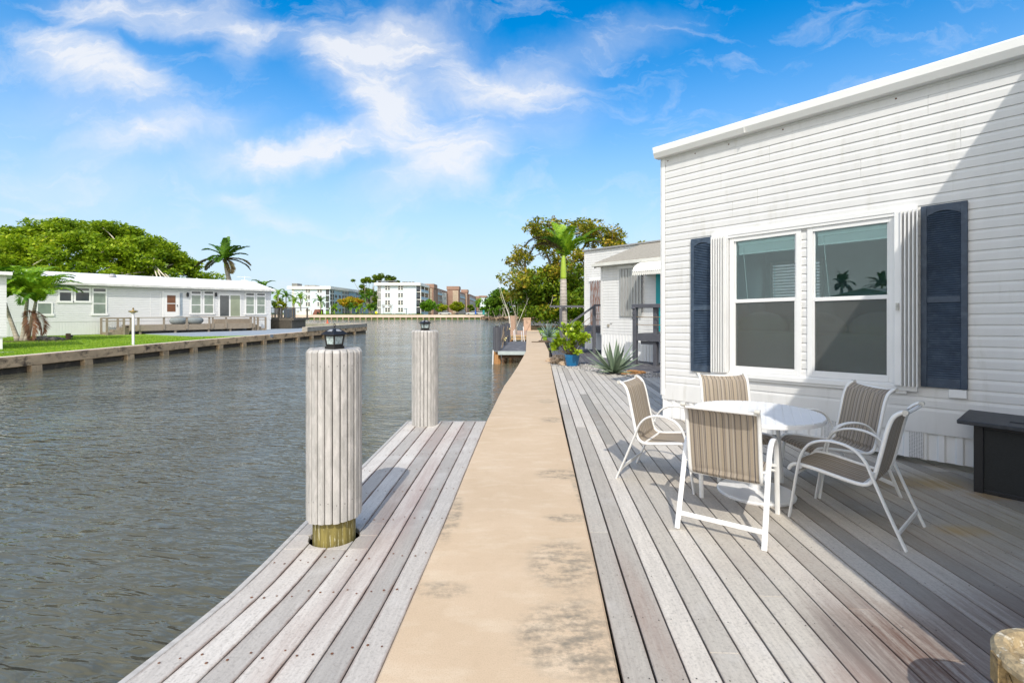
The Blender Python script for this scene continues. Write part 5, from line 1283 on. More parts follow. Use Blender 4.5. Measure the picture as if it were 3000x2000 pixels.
for (ya,za,yb,zb) in ((-.35,3.62,3.94,4.55),(3.94,4.55,8.2,3.62)):
    r.add([(X0,ya,za),(XE+.25,ya,za),(XE+.25,yb,zb),(X0,yb,zb),(X0,ya,za+.07),(XE+.25,ya,za+.07),(XE+.25,yb,zb+.07),(X0,yb,zb+.07)],[(0,3,2,1),(4,5,6,7),(0,1,5,4),(1,2,6,5),(2,3,7,6),(3,0,4,7)])
rf = r.build('roof', ROOFWHITE, lh)
v = MB(); a = ll(337,812,1.9); v.lathe([(.25,0),(.25,.10),(.20,.2),(.10,.27)],12,(a[0],2.6,4.32)); v.build('roof_vent', M('vent_metal', (.35,.35,.36), .4, metal=.3), rf)
v = MB(); v.box(XE-.9,XE-.3,3.85,4.0,4.62,4.70); v.lathe([(.02,0),(.02,.5)],6,(XE-.6,3.94,4.60)); v.box(XE-1.3,XE,3.92,3.96,4.98,5.02); v.build('roof_bracket', WHITE2, rf)
g = MB(); g.box(X0,XE+.25,-.48,-.352,3.50,3.66); g.build('gutter', M('gutter_weathered', (.58,.58,.56), .6, .2, 2, col2=(.35,.33,.29), c2=(.6,.75)), lh)
k_ = MB(); x = X0
while x < XE-.1:
    k_.box(x,x+.10,-.022,-.004,.0,.90); x += .16
k_.box(X0,XE-.06,-.010,.003,.0,.90); k_.build('skirting', SIDING_FAR, lh)
PANE_G = M('pane_greenish', (.20,.25,.21), .12, .2, 1.5, spec=.8, col2=(.30,.34,.29), c2=(.5,.7)); PANE_D = M('pane_dark', (.035,.045,.05), .08, .3, 2, spec=.9)
PANE_B = M('pane_brown', (.16,.065,.03), .25, .25, 4)
def lwin(px0, px1, py0, py1, transom=None, mid=None, pane=PANE_G, tp=PANE_D, sill=True):
    pc = (px0+px1)/2; x0, x1 = ll(px0,900,-.03)[0], ll(px1,900,-.03)[0]; z1, z0 = ll(pc,py0,-.03)[1], ll(pc,py1,-.03)[1]; zt = ll(pc,transom,-.03)[1] if transom else z1; zm = ll(pc,mid,-.03)[1] if mid else None
    f = MB(); t = .09
    f.box(x0-t,x0,-.07,-.0,z0-t,z1+t); f.box(x1,x1+t,-.07,-.0,z0-t,z1+t); f.box(x0,x1,-.07,0,z1,z1+t); f.box(x0-.15,x1+.15,-.09,0,z0-t-.06,z0-.001)
    if transom: f.box(x0,x1,-.068,0,zt-.07,zt+.05)
    if mid: f.box(x0,x1,-.060,0,zm-.03,zm+.03)
    w = f.build('window', WHITE2, lh)
    g = MB(); g.box(x0,x1,-.050,-.034,z0,zt-.07 if transom else z1); g.build('pane', pane, w)
    if transom: g = MB(); g.box(x0,x1,-.050,-.034,zt+.05,z1); g.build('pane', tp, w)
lwin(111,150,889,919); lwin(-2,13,889,919)
lwin(175,208,845,881,853.5,None,PANE_D); lwin(222,261,844.5,881,853.5,None,PANE_D)
lwin(274,309,845.5,918,856,889)
lwin(561,587,853.5,916.5,862.5,893); lwin(598.5,624,854,916.5,862.5,893)
lwin(721,743.5,859,917.5,867,894); lwin(753,775,860,917.5,867,894)
def lbox(nm, px0,px1,py0,py1,d0,d1,mat,parent=None):
    pc = (px0+px1)/2; b = MB(); b.box(ll(px0,900,-d1)[0], ll(px1,900,-d1)[0], -d1, -d0, ll(pc,py1,-d1)[1], ll(pc,py0,-d1)[1]); return b.build(nm, mat, parent or lh)
dr = lbox('door', 481,522,857,928,.0,.05,WHITE2); lbox('pane',489.5,514.5,865,913,.05,.056,PANE_B,dr); lbox('rail',489.5,514.5,888,890,.056,.066,WHITE2,dr); lbox('handle',519,520.3,892,898,.05,.10,BLACK,dr)
lbox('door_frame',476,480.5,853,929,.0,.06,WHITE2); lbox('door_frame',522.3,526,853,929,.0,.06,WHITE2)
lbox('glass_block_panel',527.5,535,858,924,.0,.042,M('glass_block', (.22,.28,.34), .1, .3, 6, spec=.9))
sd = lbox('sliding_door',640,707,860,928,.0,.040,WHITE2); lbox('pane',644.5,671,865.5,926,.040,.046,PANE_D,sd); lbox('pane',675.5,703,865.5,926,.040,.046,M('curtained_glass', (.25,.29,.20), .15, .15, 1, spec=.8),sd)
lbox('wall_panel',440,441.5,859,928,.0,.042,WHITE2); lbox('wall_panel',469,470.5,859,928,.0,.042,WHITE2)
for px in (550,633): 
    b = MB(); a = ll(px,862,-.12); b.lathe([(.05,-.20),(.085,-.17),(.085,.05),(.10,.06),(.02,.16)],8,(a[0],-.13,a[1])); b.box(a[0]-.02,a[0]+.02,-.13,0,a[1]+.02,a[1]+.06); b.build('wall_lamp', BLACK, lh)
# low deck in front of it
ld_ = thing('house_deck', 'low taupe wooden deck with open railings in front of the long white home', 'deck', (LOX,LOY,0), LROT)
D0, D1 = .06, 1.9; dx0, dx1 = ll(378,955,-D1)[0], ll(744,955,-D1)[0]
b = MB(); b.box(dx0,dx1,-D1,-D0,.58,.64); b.build('decking', TAUPE, ld_)
b = MB(); b.box(dx0,dx1,-D1-.05,-D1-.001,.20,.63); b.build('fascia', TAUPE, ld_, bevel=.01)
b = MB(); b.box(dx0+.2,dx1-.1,-D1+.15,-.3,.3,.575); b.build('underframe', DARK, ld_)
for px in (383,405,480,547,613,623,662,735,745):
    x = ll(px,955,-D1-.05)[0]; b = MB(); b.box(x-.07,x+.07,-D1-.10,-D1-.052,.28,1.16); b.build('rail_post', TAUPE, ld_)
b = MB(); b.box(dx0,dx1,-D1-.14,-D1+.02,1.161,1.22); b.build('top_rail', TAUPE, ld_)
for px in (410,513,611,674,740):
    x = ll(px,968,-D1+.1)[0]; b = MB(); b.box(x-.07,x+.07,-D1+.02,-D1+.14,-.05,.3); b.build('support_post', TAUPE, ld_)
for (a_,b2) in ((dx0-1.2,dx0),(dx1,dx1+1.0)):
    for q in range(3):
        b = MB(); t0 = a_+(b2-a_)*q/3 if a_ < dx0 else b2-(b2-a_)*(q+1)/3
        b.box(t0,t0+(b2-a_)/3+.02,-D1+.1,-.5,-.04,.16+.17*q); b.build('step', TAUPE, ld_)
for x in (dx0-1.25,dx0-.3,dx1+.35,dx1+1.0):
    for yy in (-D1+.0,-.45):
        b = MB(); b.box(x-.06,x+.06,yy-.06,yy+.06,-.04,1.18); b.build('rail_post', TAUPE, ld_)
b = MB(); b.bar((dx0-1.25,-D1,1.16),(dx0+.1,-D1,1.16),.05,.08); b.bar((dx0-1.25,-.45,1.16),(dx0+.1,-.45,1.16),.05,.08); b.bar((dx0-1.25,-.45,.95),(dx0+.1,-.45,.95),.04,.05); b.bar((dx0-1.25,-D1,.95),(dx0+.1,-D1,.95),.04,.05); b.bar((dx1,-D1,1.14),(dx1+1.05,-D1,1.14),.05,.08); b.bar((dx1,-D1,.92),(dx1+1.05,-D1,.92),.04,.05); b.build('stair_rail', TAUPE, ld_)
BB = M('bean_bag_cloth', (.23,.26,.27), .9, .15, 6, bump=.2)
for px, lab in ((522.5,'left grey-green bean bag on the low deck of the long white home'),(571,'right grey-green bean bag on the low deck, under the double window')):
    b = MB(); b.sphere((0,0,.30), .62, 16, 10, (1,.7,.58)); b.sphere((.05,0,.42), .45, 14, 8, (1,.7,.6))
    o = b.build('bean_bag', BB, smooth=True); x = ll(px,940,-1.1)[0]
    o.location = Vector((LOX,LOY,.62)) + Matrix.Rotation(LROT,3,'Z') @ Vector((x,-1.1,0)); o.rotation_euler.z = LROT; tag(o, lab, 'bean bag', 'bean bags on the low deck')
b = MB(); bx_, bz_ = ll(627,931,-.6)[0], .64; b.box(bx_,bx_+2.8,-.9,-.3,.64,1.02); o = b.build('bench', TAUPE); o.location = (LOX,LOY,0); o.rotation_euler.z = LROT; tag(o, 'long low taupe wooden bench on the deck below the sliding door', 'bench')

# dark raised deck at its far end
rd = thing('raised_deck', 'dark brown raised deck with slatted railing beyond the long white home', 'deck', (-22.8,46.5,0))
DKW = M('dark_brown_wood', (.10,.085,.065), .8, .25, 4)
b = MB(); b.box(-23.9,-21.0,46.0,49.5,.80,1.0); b.build('floor', DKW, rd, offset=rd.location)
b = MB()
for i in range(26): b.box(-23.75+.1*i,-23.75+.1*i+.06,46.02,46.06,.02,.798)
b.box(-23.8,-21.3,46.1,49.3,.02,.79); b.build('lattice_skirt', DKW, rd, offset=rd.location)
for x in (-23.8,-22.45,-21.15):
    for y in (46.05,49.35):
        b = MB(); b.box(x-.07,x+.07,y-.05,y+.07,1.0,2.0); b.build('rail_post', DKW, rd, offset=rd.location)
b = MB(); b.box(-23.9,-21.05,46.0,46.14,2.001,2.06); b.box(-23.9,-21.05,49.3,49.44,2.001,2.06); b.build('top_rail', DKW, rd, offset=rd.location)
b = MB()
for i in range(20): b.box(-23.7+.13*i,-23.7+.13*i+.04,46.05,46.09,1.0,2.0)
b.build('balusters', DKW, rd, offset=rd.location)
b = MB(); b.box(-22.9,-21.9,48.0,48.05,1.05,1.95); o = b.build('beach_towel', M('navy_towel', (.05,.085,.13), .9)); tag(o, 'blue cloth panel hanging behind the slats of the raised dark deck', 'cloth')
ch = MB(); ch.box(-23.5,-22.9,46.8,47.3,1.4,1.46); ch.box(-23.5,-22.9,47.28,47.34,1.46,1.95)
for x in (-23.48,-22.95):
    for y in (46.82,47.28): ch.box(x,x+.05,y,y+.05,1.0,1.4)
o = ch.build('patio_chair', M('chair_pale', (.5,.47,.42), .7)); tag(o, 'pale patio chair on the raised dark deck behind its slats', 'chair')

# white post with brass disc, stump, rocks, cabin corner
wp = thing('post', 'slim white pole topped by a flat brass disc at the left seawall', 'post', (-18.55,23.4,.0))
b = MB(); b.lathe([(.055,0),(.055,1.55)], 12); b.build('pole', WHITEPAINT, wp, smooth='auto')
b = MB(); b.lathe([(.06,1.55),(.20,1.62),(.19,1.66),(.05,1.68),(.03,1.74),(.045,1.78),(.01,1.82)], 14); b.build('disc', M('brass', (.30,.22,.10), .4, metal=.6), wp, smooth='auto')
sx, sy = G(200,996,-.03); b = MB(); b.lathe([(.12,0),(.115,.35),(.11,.40)], 10); o = b.build('stump', M('stump_wood', (.12,.075,.05), .9, .3, 6, bump=.4)); o.location = (sx,sy,-.04); tag(o, 'short dark wooden stump standing in the left lawn', 'stump')
sx, sy = G(211,996,-.03); b = MB(); b.lathe([(.02,0),(.02,.18),(.05,.19),(.05,.26),(.02,.29)], 8); o = b.build('garden_light', BLACK); o.location = (sx,sy,-.03); tag(o, 'tiny dark garden light beside the stump on the lawn', 'garden light')
GR = (.17,.155,.14)
for (px,py,r,lab,sd_) in ((124,997,.34,'large grey rock in the mulch right of the palm cluster',1),(148,997,.28,'middle grey rock of the three right of the palm cluster',2),(166,996,.24,'flat grey rock nearer the stump, right of the palm cluster',3),(184,997,.14,'small pale rock nearest the stump',4)):
    x,y = G(px,py,-.03); rock(lab, (x,y,.03), r, (1.4,.8,.6), GR, sd_)
mu = MB(); x,y = G(62,1000,-.03); mu.prism([(x+1.9*math.cos(a*.4)+.5,y+.9*math.sin(a*.4)) for a in range(16)], -.1, -.012); tag(mu.build('mulch_bed', M('mulch', (.06,.04,.02), .95, .4, 12, bump=.6)), kind='structure')
wc = thing('cabin', 'corner of a white cabin on a post at the left edge of the view', 'house', (-22.0,20.8,0), R(47))
b = MB(); sd_b = MB(); siding(sd_b, -4, -.0, .55, 3.15, (), .12, .015); b.v=[(v[0],v[1],v[2]) for v in sd_b.v]; b.f=list(sd_b.f); b.m=[0]*len(b.f); b.box(-4,.0,.004,3,.50,3.2); b.build('wall', SIDING_FAR, wc)
b = MB(); b.box(-4.2,.18,-.3,3.2,3.2,3.34); b.build('roof', WHITE2, wc)
b = MB(); b.box(-.30,-.12,.05,.23,-.05,.5); b.build('post', WHITE2, wc)
b = MB(); b.box(-4,1.0,-1.2,.0,-.028,-.016); tag(b.build('paving_slab', M('slab_grey', (.36,.36,.36), .9)), kind='structure').location = (-21.3,19.6,0)

# palm cluster on the lawn
cx_, cy_ = G(66,999,-.03)
pc = thing('palm_cluster', 'three-trunked young palm with drooping fronds and one brown dead frond on the left lawn', 'palm', (cx_,cy_,-.03))
PTR = ring_trunk_mat('young_palm_trunk', (.40,.36,.30), (.20,.17,.13), 6); rr = random.Random(14)
for (bx0_,tx,ty,tz,seed) in ((-.25,-1.05,.0,2.35,1),(.0,.12,.15,2.35,2),(.22,.85,-.1,2.2,3)):
    b = MB(); b.tube(catmull([(bx0_,0,0),(bx0_+(tx-bx0_)*.35,ty*.3,tz*.33),(bx0_+(tx-bx0_)*.75,ty*.7,tz*.72),(tx,ty,tz)],4), [.15,.13,.115,.105,.10,.095,.09,.09,.088,.085,.08,.075,.07], 10); b.build('trunk', PTR, pc, smooth=True)
    for q in range(21):
        az = q*2.4+seed; el = R([84,74,64,54,42][q%5])+rr.uniform(-.1,.1); ln = rr.uniform(2.0,2.9)
        f = MB(); frond(f, (tx,ty,tz-.02), az, ln, el, rr.uniform(1.2,1.9), .62, 24, .085, .65, 0, rr); f.build('frond', PALMY if rr.random() < .85 else PALM, pc)
f = MB(); frond(f, (.62,-.25,1.75), R(-40), 2.0, R(-30), 1.3, .55, 20, .06, .7, 0, rr); frond(f, (.66,-.25,1.72), R(-15), 1.8, R(-20), 1.5, .5, 18, .06, .7, 0, rr)
tag(f.build('frond', leaf('dead_frond', [(0,(.09,.035,.02)),(.5,(.20,.09,.05)),(1,(.28,.16,.09))], .2, .7), pc), 'brown dead fronds hanging to the ground')

# big spreading tree, royal palm and small ones behind the left home
BAN = leaf('spreading_tree_leaf', [(0,(.075,.15,.010)),(.35,(.19,.31,.013)),(.7,(.35,.47,.02)),(.92,(.47,.56,.025)),(1,(.54,.48,.03))], .42, .5, .3)
bt_ = thing('spreading_tree', 'huge dome-shaped spreading tree with pale twisting limbs behind the long white home', 'tree', (-53,60,0))
rng = np.random.default_rng(77); base = Vector(bt_.location); cs = []; rs = []
def domez(x): 
    u_ = abs(x+53.5)/14.5; return 13.1*(max(0,1-u_**2.3))**.55
for i in range(300):
    x = rng.uniform(-67.5,-39.6); zt = max(3.4,domez(x)); yy = rng.uniform(-1,1)
    y = 60+yy*11*math.sqrt(max(0,1-((x+53.5)/14.8)**2)); top = zt*math.sqrt(max(.05,1-yy*yy*.75))
    z = top-abs(rng.normal())*1.3-.5
    if z < 3.2: z = rng.uniform(3.2,4.5)
    if y < 60 and rng.random() < .25: z = max(4.4, z-rng.uniform(1.0,3.0))
    if y < 56 and z < 7.0 and rng.random() < .35: continue
    cs.append((x,y,z)); rs.append(rng.uniform(1.1,1.9))
for i in range(70):
    cs.append((rng.uniform(-66,-40),rng.uniform(63,70),rng.uniform(3.2,6.5))); rs.append(rng.uniform(1.2,1.8))
for i in range(22):
    x = rng.uniform(-44.5,-39.2); cs.append((x,58+rng.normal()*2,rng.uniform(3.2,6.0))); rs.append(rng.uniform(.8,1.2))
tm = MB(); mains = []
for i in range(26):
    a = rng.uniform(math.pi*.95,math.pi*2.05) if i < 20 else rng.uniform(0,math.pi); R_ = rng.uniform(6,12.5)
    p1 = (-53+2.2*math.cos(a),60+1.5*math.sin(a),rng.uniform(2.0,3.6)); p2 = (-53+R_*math.cos(a),60+R_*.72*math.sin(a),rng.uniform(5.5,9.5)*(1-.25*(R_>10)))
    limb(tm, (-53+.8*math.cos(a),60+.6*math.sin(a),.0), p1, .55, .36, rng, .08); mains.append(limb(tm, p1, p2, .34, .14, rng, .22, 9))
for c in cs[::2]:
    pts = [p for m_ in mains for p in m_[3:]]; a = min(pts, key=lambda p: (p-Vector(c)).length)
    if (a-Vector(c)).length < 6: limb(tm, a, Vector(c)-Vector((0,0,.3)), .10, .04, rng, .25, 6)
tm.build('trunk', M('pale_bark', (.62,.56,.46), .9, .2, 3, bump=.3), bt_, offset=base, smooth=True)
crown_mesh('crown', cs, rs, 400, .38, BAN, rng, bt_, base, .55, .6, .8)

def palm(name, label, px, pyc, pyb, Y, zb, nf, fl, ll_, lw, seed, group=None, tr=.2, dry=.2, parts=True, mats=(PALM,PALMDRY), lean=0, n=14):
    x = xat(px,Y); zc = zat(pyc,Y); e = thing(name, label, 'palm', (x,Y,zb), 0, group); rr = random.Random(seed)
    b = MB(); H = zc-zb; b.tube([(-lean,0,0),(-lean*.6,0,H*.4),(0,0,H)], [tr*1.35,tr*1.0,tr*.75], 8); b.build('trunk', TRUNK, e, smooth=True)
    c = MB()
    for q in range(nf):
        az = q*2.39996+seed; k = q/nf; el = R(82-90*k)+rr.uniform(-.15,.15); dr = 1.0+.9*rr.random()+k*.4
        f = c if not parts else MB(); frond(f, (0,0,H-.1), az, fl*rr.uniform(.85,1.1), el, dr, ll_, n, lw, .5, 0, rr)
        if parts: f.build('frond', mats[1] if k > 1-dry else mats[0], e)
    if not parts: c.build('crown', mats[0], e)
    return e
rp_ = thing('royal_palm', 'tall royal palm with browning lower fronds rising behind the white metal roof', 'palm', (xat(660,55),55,0)); rr = random.Random(4)
b = MB(); b.tube([(.9,0,0),(.75,0,3.0),(.45,0,5.2),(.1,0,6.7),(0,0,7.5)], [.32,.30,.26,.20,.16], 12); b.build('trunk', TRUNK, rp_, smooth=True)
b = MB(); b.tube([(.1,0,6.7),(0,0,7.5),(-.02,0,8.1)], [.20,.18,.10], 10); b.build('crownshaft', CROWNSHAFT, rp_, smooth=True)
for (az, ln, el, dr, dry) in [(95,3.0,86,.5,0),(-60,2.7,80,.6,0),(170,3.0,62,.9,0),(200,2.8,52,1.2,0),(5,3.3,48,.75,0),(-20,2.9,58,1.0,0),(30,2.6,40,1.0,0),(185,3.5,8,.9,1),(165,3.3,2,1.0,1),(-5,3.4,10,.95,1),(15,3.1,0,1.0,1),(-40,2.6,-20,1.0,1),(-80,2.4,25,1.6,0),(250,2.2,30,1.6,0)]:
    f = MB(); frond(f, (0,0,7.65), R(az), ln*.95, R(el), dr, .80, 28, .16, .55, 0, rr); f.build('frond', PALMDRY if dry else PALM, rp_)
palm('palm_tree', 'small palm top peeking over the ridge beside the flag', 548, 850, 930, 60, 0, 9, 1.9, .6, .12, 2, 'palm tops behind the white roof', .15, .0, False, (PALMY,PALMY))
palm('palm_tree', 'dull palm top just right of the flag above the ridge', 590, 842, 930, 62, 0, 8, 1.7, .6, .12, 5, 'palm tops behind the white roof', .15, .0, False, (PALMDRY,PALMDRY))
palm('palm_tree', 'palm top showing at the right end of the white roof', 772, 842, 930, 64, 0, 9, 1.9, .6, .12, 8, 'palm tops behind the white roof', .15, .0, False)
fg = thing('flag', 'small striped blue and white flag on a pole above the white roof ridge', 'flag', (xat(577,55),55,3.5))
b = MB(); b.lathe([(.05,0),(.04,2.05)], 8); b.build('pole', WHITEPAINT, fg)
m, nt, bb = base_nodes('flag_cloth'); k = NB(nt); sp = k.new('ShaderNodeSeparateXYZ'); k.L.new(k.coord(), sp.inputs[0]); k.L.new(k.mix(k.math('LESS_THAN', k.math('FRACT', k.math('MULTIPLY', k.math('ADD', sp.outputs[2], k.math('MULTIPLY', sp.outputs[0], .6)), 4.5)), .5), (.08,.12,.35), (.7,.7,.75)), bb.inputs['Base Color'])
b = MB(); pts = [(.05+.13*i, .05*math.sin(i*.9), 1.95-.10*i, .75+.0*i) for i in range(9)]
for (p,q) in zip(pts,pts[1:]): b.add([(p[0],p[1],p[2]-p[3]),(q[0],q[1],q[2]-q[3]),(q[0],q[1],q[2]),(p[0],p[1],p[2]),(p[0],p[1]+.01,p[2]-p[3]),(q[0],q[1]+.01,q[2]-q[3]),(q[0],q[1]+.01,q[2]),(p[0],p[1]+.01,p[2])],[(0,1,2,3),(7,6,5,4)])
b.build('cloth', m, fg)

# ------------------------------------------------------------------ far bank
FB = MB(); FB.prism([(-260,148.4),(-9.0,148.4),(-9,500),(-260,500)], -2.4, .55); tag(FB.build('far_bank', M('far_grass', (.10,.16,.02), .95, .3, .6)), kind='structure')
fs = thing('seawall', 'pale far seawall with a row of pile caps across the wide water', 'wall', (-50,148,0))
b = MB(); b.box(-260,-9.0,148.0,148.7,-.06,.76); b.box(-9.0,-8.6,148.0,153,-.06,.76); b.build('cap', M('far_wall_cap', (.60,.50,.41), .9, .1, .3, bump=.2), fs, offset=fs.location)
b = MB(); b.box(-260,-9.0,148.5,148.8,-2.4,-.062); b.build('face', M('far_wall_face', (.09,.07,.05), .95, .3, 1), fs, offset=fs.location)
for i in range(36):
    x = -72+i*1.78; b = MB(); b.box(x-.16,x+.16,148.05,148.45,-2.3,-.064); b.build('pile', M('far_pile', (.36,.27,.18), .9) if i == 0 else bpy.data.materials['far_pile'], fs, offset=fs.location)
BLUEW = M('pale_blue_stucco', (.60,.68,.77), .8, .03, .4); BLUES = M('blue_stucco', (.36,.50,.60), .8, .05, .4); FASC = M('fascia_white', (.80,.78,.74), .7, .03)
BROWN = M('brown_stucco', (.30,.19,.145), .9, .12, .8); BEIGE = M('beige_lattice', (.55,.48,.36), .8, .1, 3); SCRD = M('screened_balcony', (.045,.05,.055), .3, .35, .8, spec=.5, col2=(.10,.10,.10), c2=(.5,.7)); PANEF = M('far_pane', (.05,.065,.075), .15, .4, .7, spec=.7); GREY_AC = M('grey_plant', (.2,.2,.19), .8)
def fwin(parent, off, px0, px1, py0, py1, Y, cols=2, rows=2, frame=True, mat=PANEF):
    x0,x1,z0,z1 = xat(px0,Y),xat(px1,Y),zat(py1,Y),zat(py0,Y); f = MB()
    if frame:
        t = .10; f.box(x0-t,x1+t,Y-.14,Y-.002,z0-t-.05,z0); f.box(x0-t,x1+t,Y-.14,Y-.002,z1,z1+t); f.box(x0-t,x0,Y-.14,Y-.002,z0,z1); f.box(x1,x1+t,Y-.14,Y-.002,z0,z1)
        for c in range(1,cols): xx = x0+(x1-x0)*c/cols; w_ = .12 if c*2 == cols else .05; f.box(xx-w_,xx+w_,Y-.13,Y-.002,z0,z1)
        for r_ in range(1,rows): zz = z0+(z1-z0)*r_/rows; f.box(x0,x1,Y-.12,Y-.002,zz-.05,zz+.05)
    else: f.box(x0,x1,Y-.10,Y-.002,z0-.08,z0)
    w = f.build('window', FASC, parent, offset=off); g = MB(); g.box(x0,x1,Y-.07,Y-.003,z0,z1); g.build('pane', mat, w)
def swin(parent, off, X, px0, px1, z0, z1, mat=PANEF, fr=True):
    Y0, Y1 = X*F/(px0-CX), X*F/(px1-CX); g = MB(); g.box(X+.003,X+.07,Y0,Y1,z0,z1)
    f = MB(); f.box(X+.002,X+.13,Y0-.1,Y1+.1,z0-.1,z0); f.box(X+.002,X+.13,Y0-.1,Y1+.1,z1,z1+.1)
    if not fr: ym = (Y0+Y1)/2; f.box(X+.002,X+.14,ym-.08,ym+.08,z0,z1); f.box(X+.071,X+.13,Y0,Y1,z0+.9,z0+1.0)
    w = f.build('window', FASC, parent, offset=off); g.build('pane', mat, w)
# pale blue four-storey block, left
YA = 175.0; A = thing('apartment_building', 'four-storey pale blue apartment block with screened corner balconies, left of the two across the water', 'building', (-74,YA,.55)); ao = A.location
x0,x1 = xat(856,YA),xat(966.5,YA); zt = zat(847,YA)
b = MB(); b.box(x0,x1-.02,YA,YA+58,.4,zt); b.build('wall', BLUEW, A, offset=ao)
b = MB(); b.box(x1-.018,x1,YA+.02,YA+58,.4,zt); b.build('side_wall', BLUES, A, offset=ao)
b = MB(); b.box(x0-1.6,x1+.5,YA-.7,YA+58.6,zt+.002,zat(838.5,YA)); b.build('roof', FASC, A, offset=ao)
for (a_,c,py0,py1) in ((862,878,831,838.5),(899,910,836,838.4),(912,930,836.3,838.4)):
    b = MB(); b.box(xat(a_,YA+8),xat(c,YA+8),YA+6,YA+10,zat(838,YA),zat(py0,YA+8)); b.build('rooftop_unit', GREY_AC, A, offset=ao)
for py0,py1 in ((846.5,856),(865.5,876),(885.5,896),(905.5,910.5)):
    fwin(A, ao, 896,908.5,py0,py1,YA); fwin(A, ao, 930.5,943,py0,py1,YA)
for py0,py1 in ((846,863),(866,883),(886,903),(905.5,921)):
    fwin(A, ao, 954.8,964.6,py0,py1,YA,2,2,False,SCRD)
    fwin(A, ao, 851.5+4.8,860.8,py0,py1-1,YA,3,3,True,M('pale_glazing', (.55,.55,.52), .3) if py0 < 847 else bpy.data.materials['pale_glazing'])
for i in range(4):
    z0_ = .8+2.62*i
    swin(A, ao, x1, 968,978.5,z0_,z0_+2.2,SCRD,False)
    for (a_,c) in ((982,987),(993,998)): swin(A, ao, x1, a_,c,z0_+.9,z0_+2.1)
    for (a_,c) in ((1003,1012.5),(1014,1022),(1044,1052)): swin(A, ao, x1, a_,c,z0_+.1,z0_+2.2,SCRD,False)
    for (a_,c) in ((1027,1030),(1036,1039)): swin(A, ao, x1, a_,c,z0_+.9,z0_+2.1)
# pale blue block, right
YB = 165.0; B = thing('apartment_building', 'four-storey pale blue apartment block with two columns of windows, in front of the big tree', 'building', (-40,YB,.55)); bo = B.location
x0,x1 = xat(1105,YB),xat(1219.5,YB); zt = zat(836.5,YB)
b = MB(); b.box(x0+1.2,x1,YB,YB+17,.4,zt); b.box(x0,x0+1.2,YB+2.0,YB+17,.4,zt); b.build('wall', BLUEW, B, offset=bo)
b = MB(); b.box(x0-.8,xat(1233,YB),YB-.9,YB+17.5,zt+.002,zat(828.5,YB)); b.build('roof', FASC, B, offset=bo)
b = MB(); b.box(xat(1107,YB+5),xat(1160,YB+5),YB+3,YB+8,zat(824.8,YB+5),zat(823.3,YB+5)); b.box(xat(1110,YB+5),xat(1111,YB+5),YB+4,YB+7,zat(828,YB),zat(824.8,YB+5)); b.box(xat(1156,YB+5),xat(1157,YB+5),YB+4,YB+7,zat(828,YB),zat(824.8,YB+5)); b.build('rooftop_canopy', GREY_AC, B, offset=bo)
for a_ in (1180,1188,1198,1208): b = MB(); b.box(xat(a_,YB+6),xat(a_+5,YB+6),YB+5,YB+7,zat(828,YB),zat(825.5,YB+6)); b.build('rooftop_unit', GREY_AC, B, offset=bo)
for py0,py1 in ((837.5,849),(858.5,870),(880,892),(901.5,913)):
    fwin(B, bo, 1129,1142.5,py0,py1,YB); fwin(B, bo, 1167,1180.5,py0,py1,YB)
for py0,py1 in ((837,855),(859,878),(880.5,899),(902,919)):
    fwin(B, bo, 1107,1115.5,py0,py1,YB,3,1,True)
for i in range(4):                                    # recessed balconies on the right side
    z0_ = .75+2.62*i
    b = MB(); b.box(x1+.01,xat(1233,YB),YB+.4,YB+16,z0_-.12,z0_+.08); b.build('balcony_slab', FASC, B, offset=bo)
    b = MB(); b.box(x1+.01,x1+.06,YB+.4,YB+16,z0_+.1,z0_+2.45); b.build('balcony_opening', SCRD, B, offset=bo)
    b = MB(); b.box(xat(1232,YB),xat(1232.6,YB),YB+.4,YB+16,z0_+.08,z0_+.95); b.build('balcony_panel', BLUES, B, offset=bo)
for yy in (YB+.35,YB+7.5,YB+15.5):
    b = MB(); b.box(xat(1231,YB),xat(1233,YB)-.02,yy,yy+.3,.5,zt); b.build('column', FASC, B, offset=bo)
# brown complex behind
BR = thing('apartment_building', 'brown apartment complex with tall lattice stair towers receding behind the round street trees', 'building', (-28,200,.55)); ro = BR.location
def tower(px0,px1,pyt,Y,depth,lat,px_s=None):
    x0,x1 = xat(px0,Y),xat(px1,Y); zt = zat(pyt,Y); b = MB(); b.box(x0,x1,Y,Y+depth,.4,zt); b.box(x0-.25,x1+.25,Y-.25,Y+depth,zt-1.6,zt-.002+.01); t = b.build('stair_tower', BROWN, BR, offset=ro)
    z = 1.2
    while z < zt-3:
        l = MB(); l.box(x0+(x1-x0)*lat[0],x0+(x1-x0)*lat[1],Y-.12,Y-.002,z,min(z+2.5,zt-1.8))
        n = 5
        l.build('lattice_window', BEIGE, t)
        d = MB()
        for i in range(1,5):
            xx = x0+(x1-x0)*(lat[0]+(lat[1]-lat[0])*i/5); d.box(xx-.07,xx+.07,Y-.14,Y-.121,z,min(z+2.5,zt-1.8))
            zz = z+.5*i
            if zz < zt-2: d.box(x0+(x1-x0)*lat[0],x0+(x1-x0)*lat[1],Y-.145,Y-.141,zz-.06,zz+.06)
        d.build('lattice_bars', BROWN, t); z += 2.62
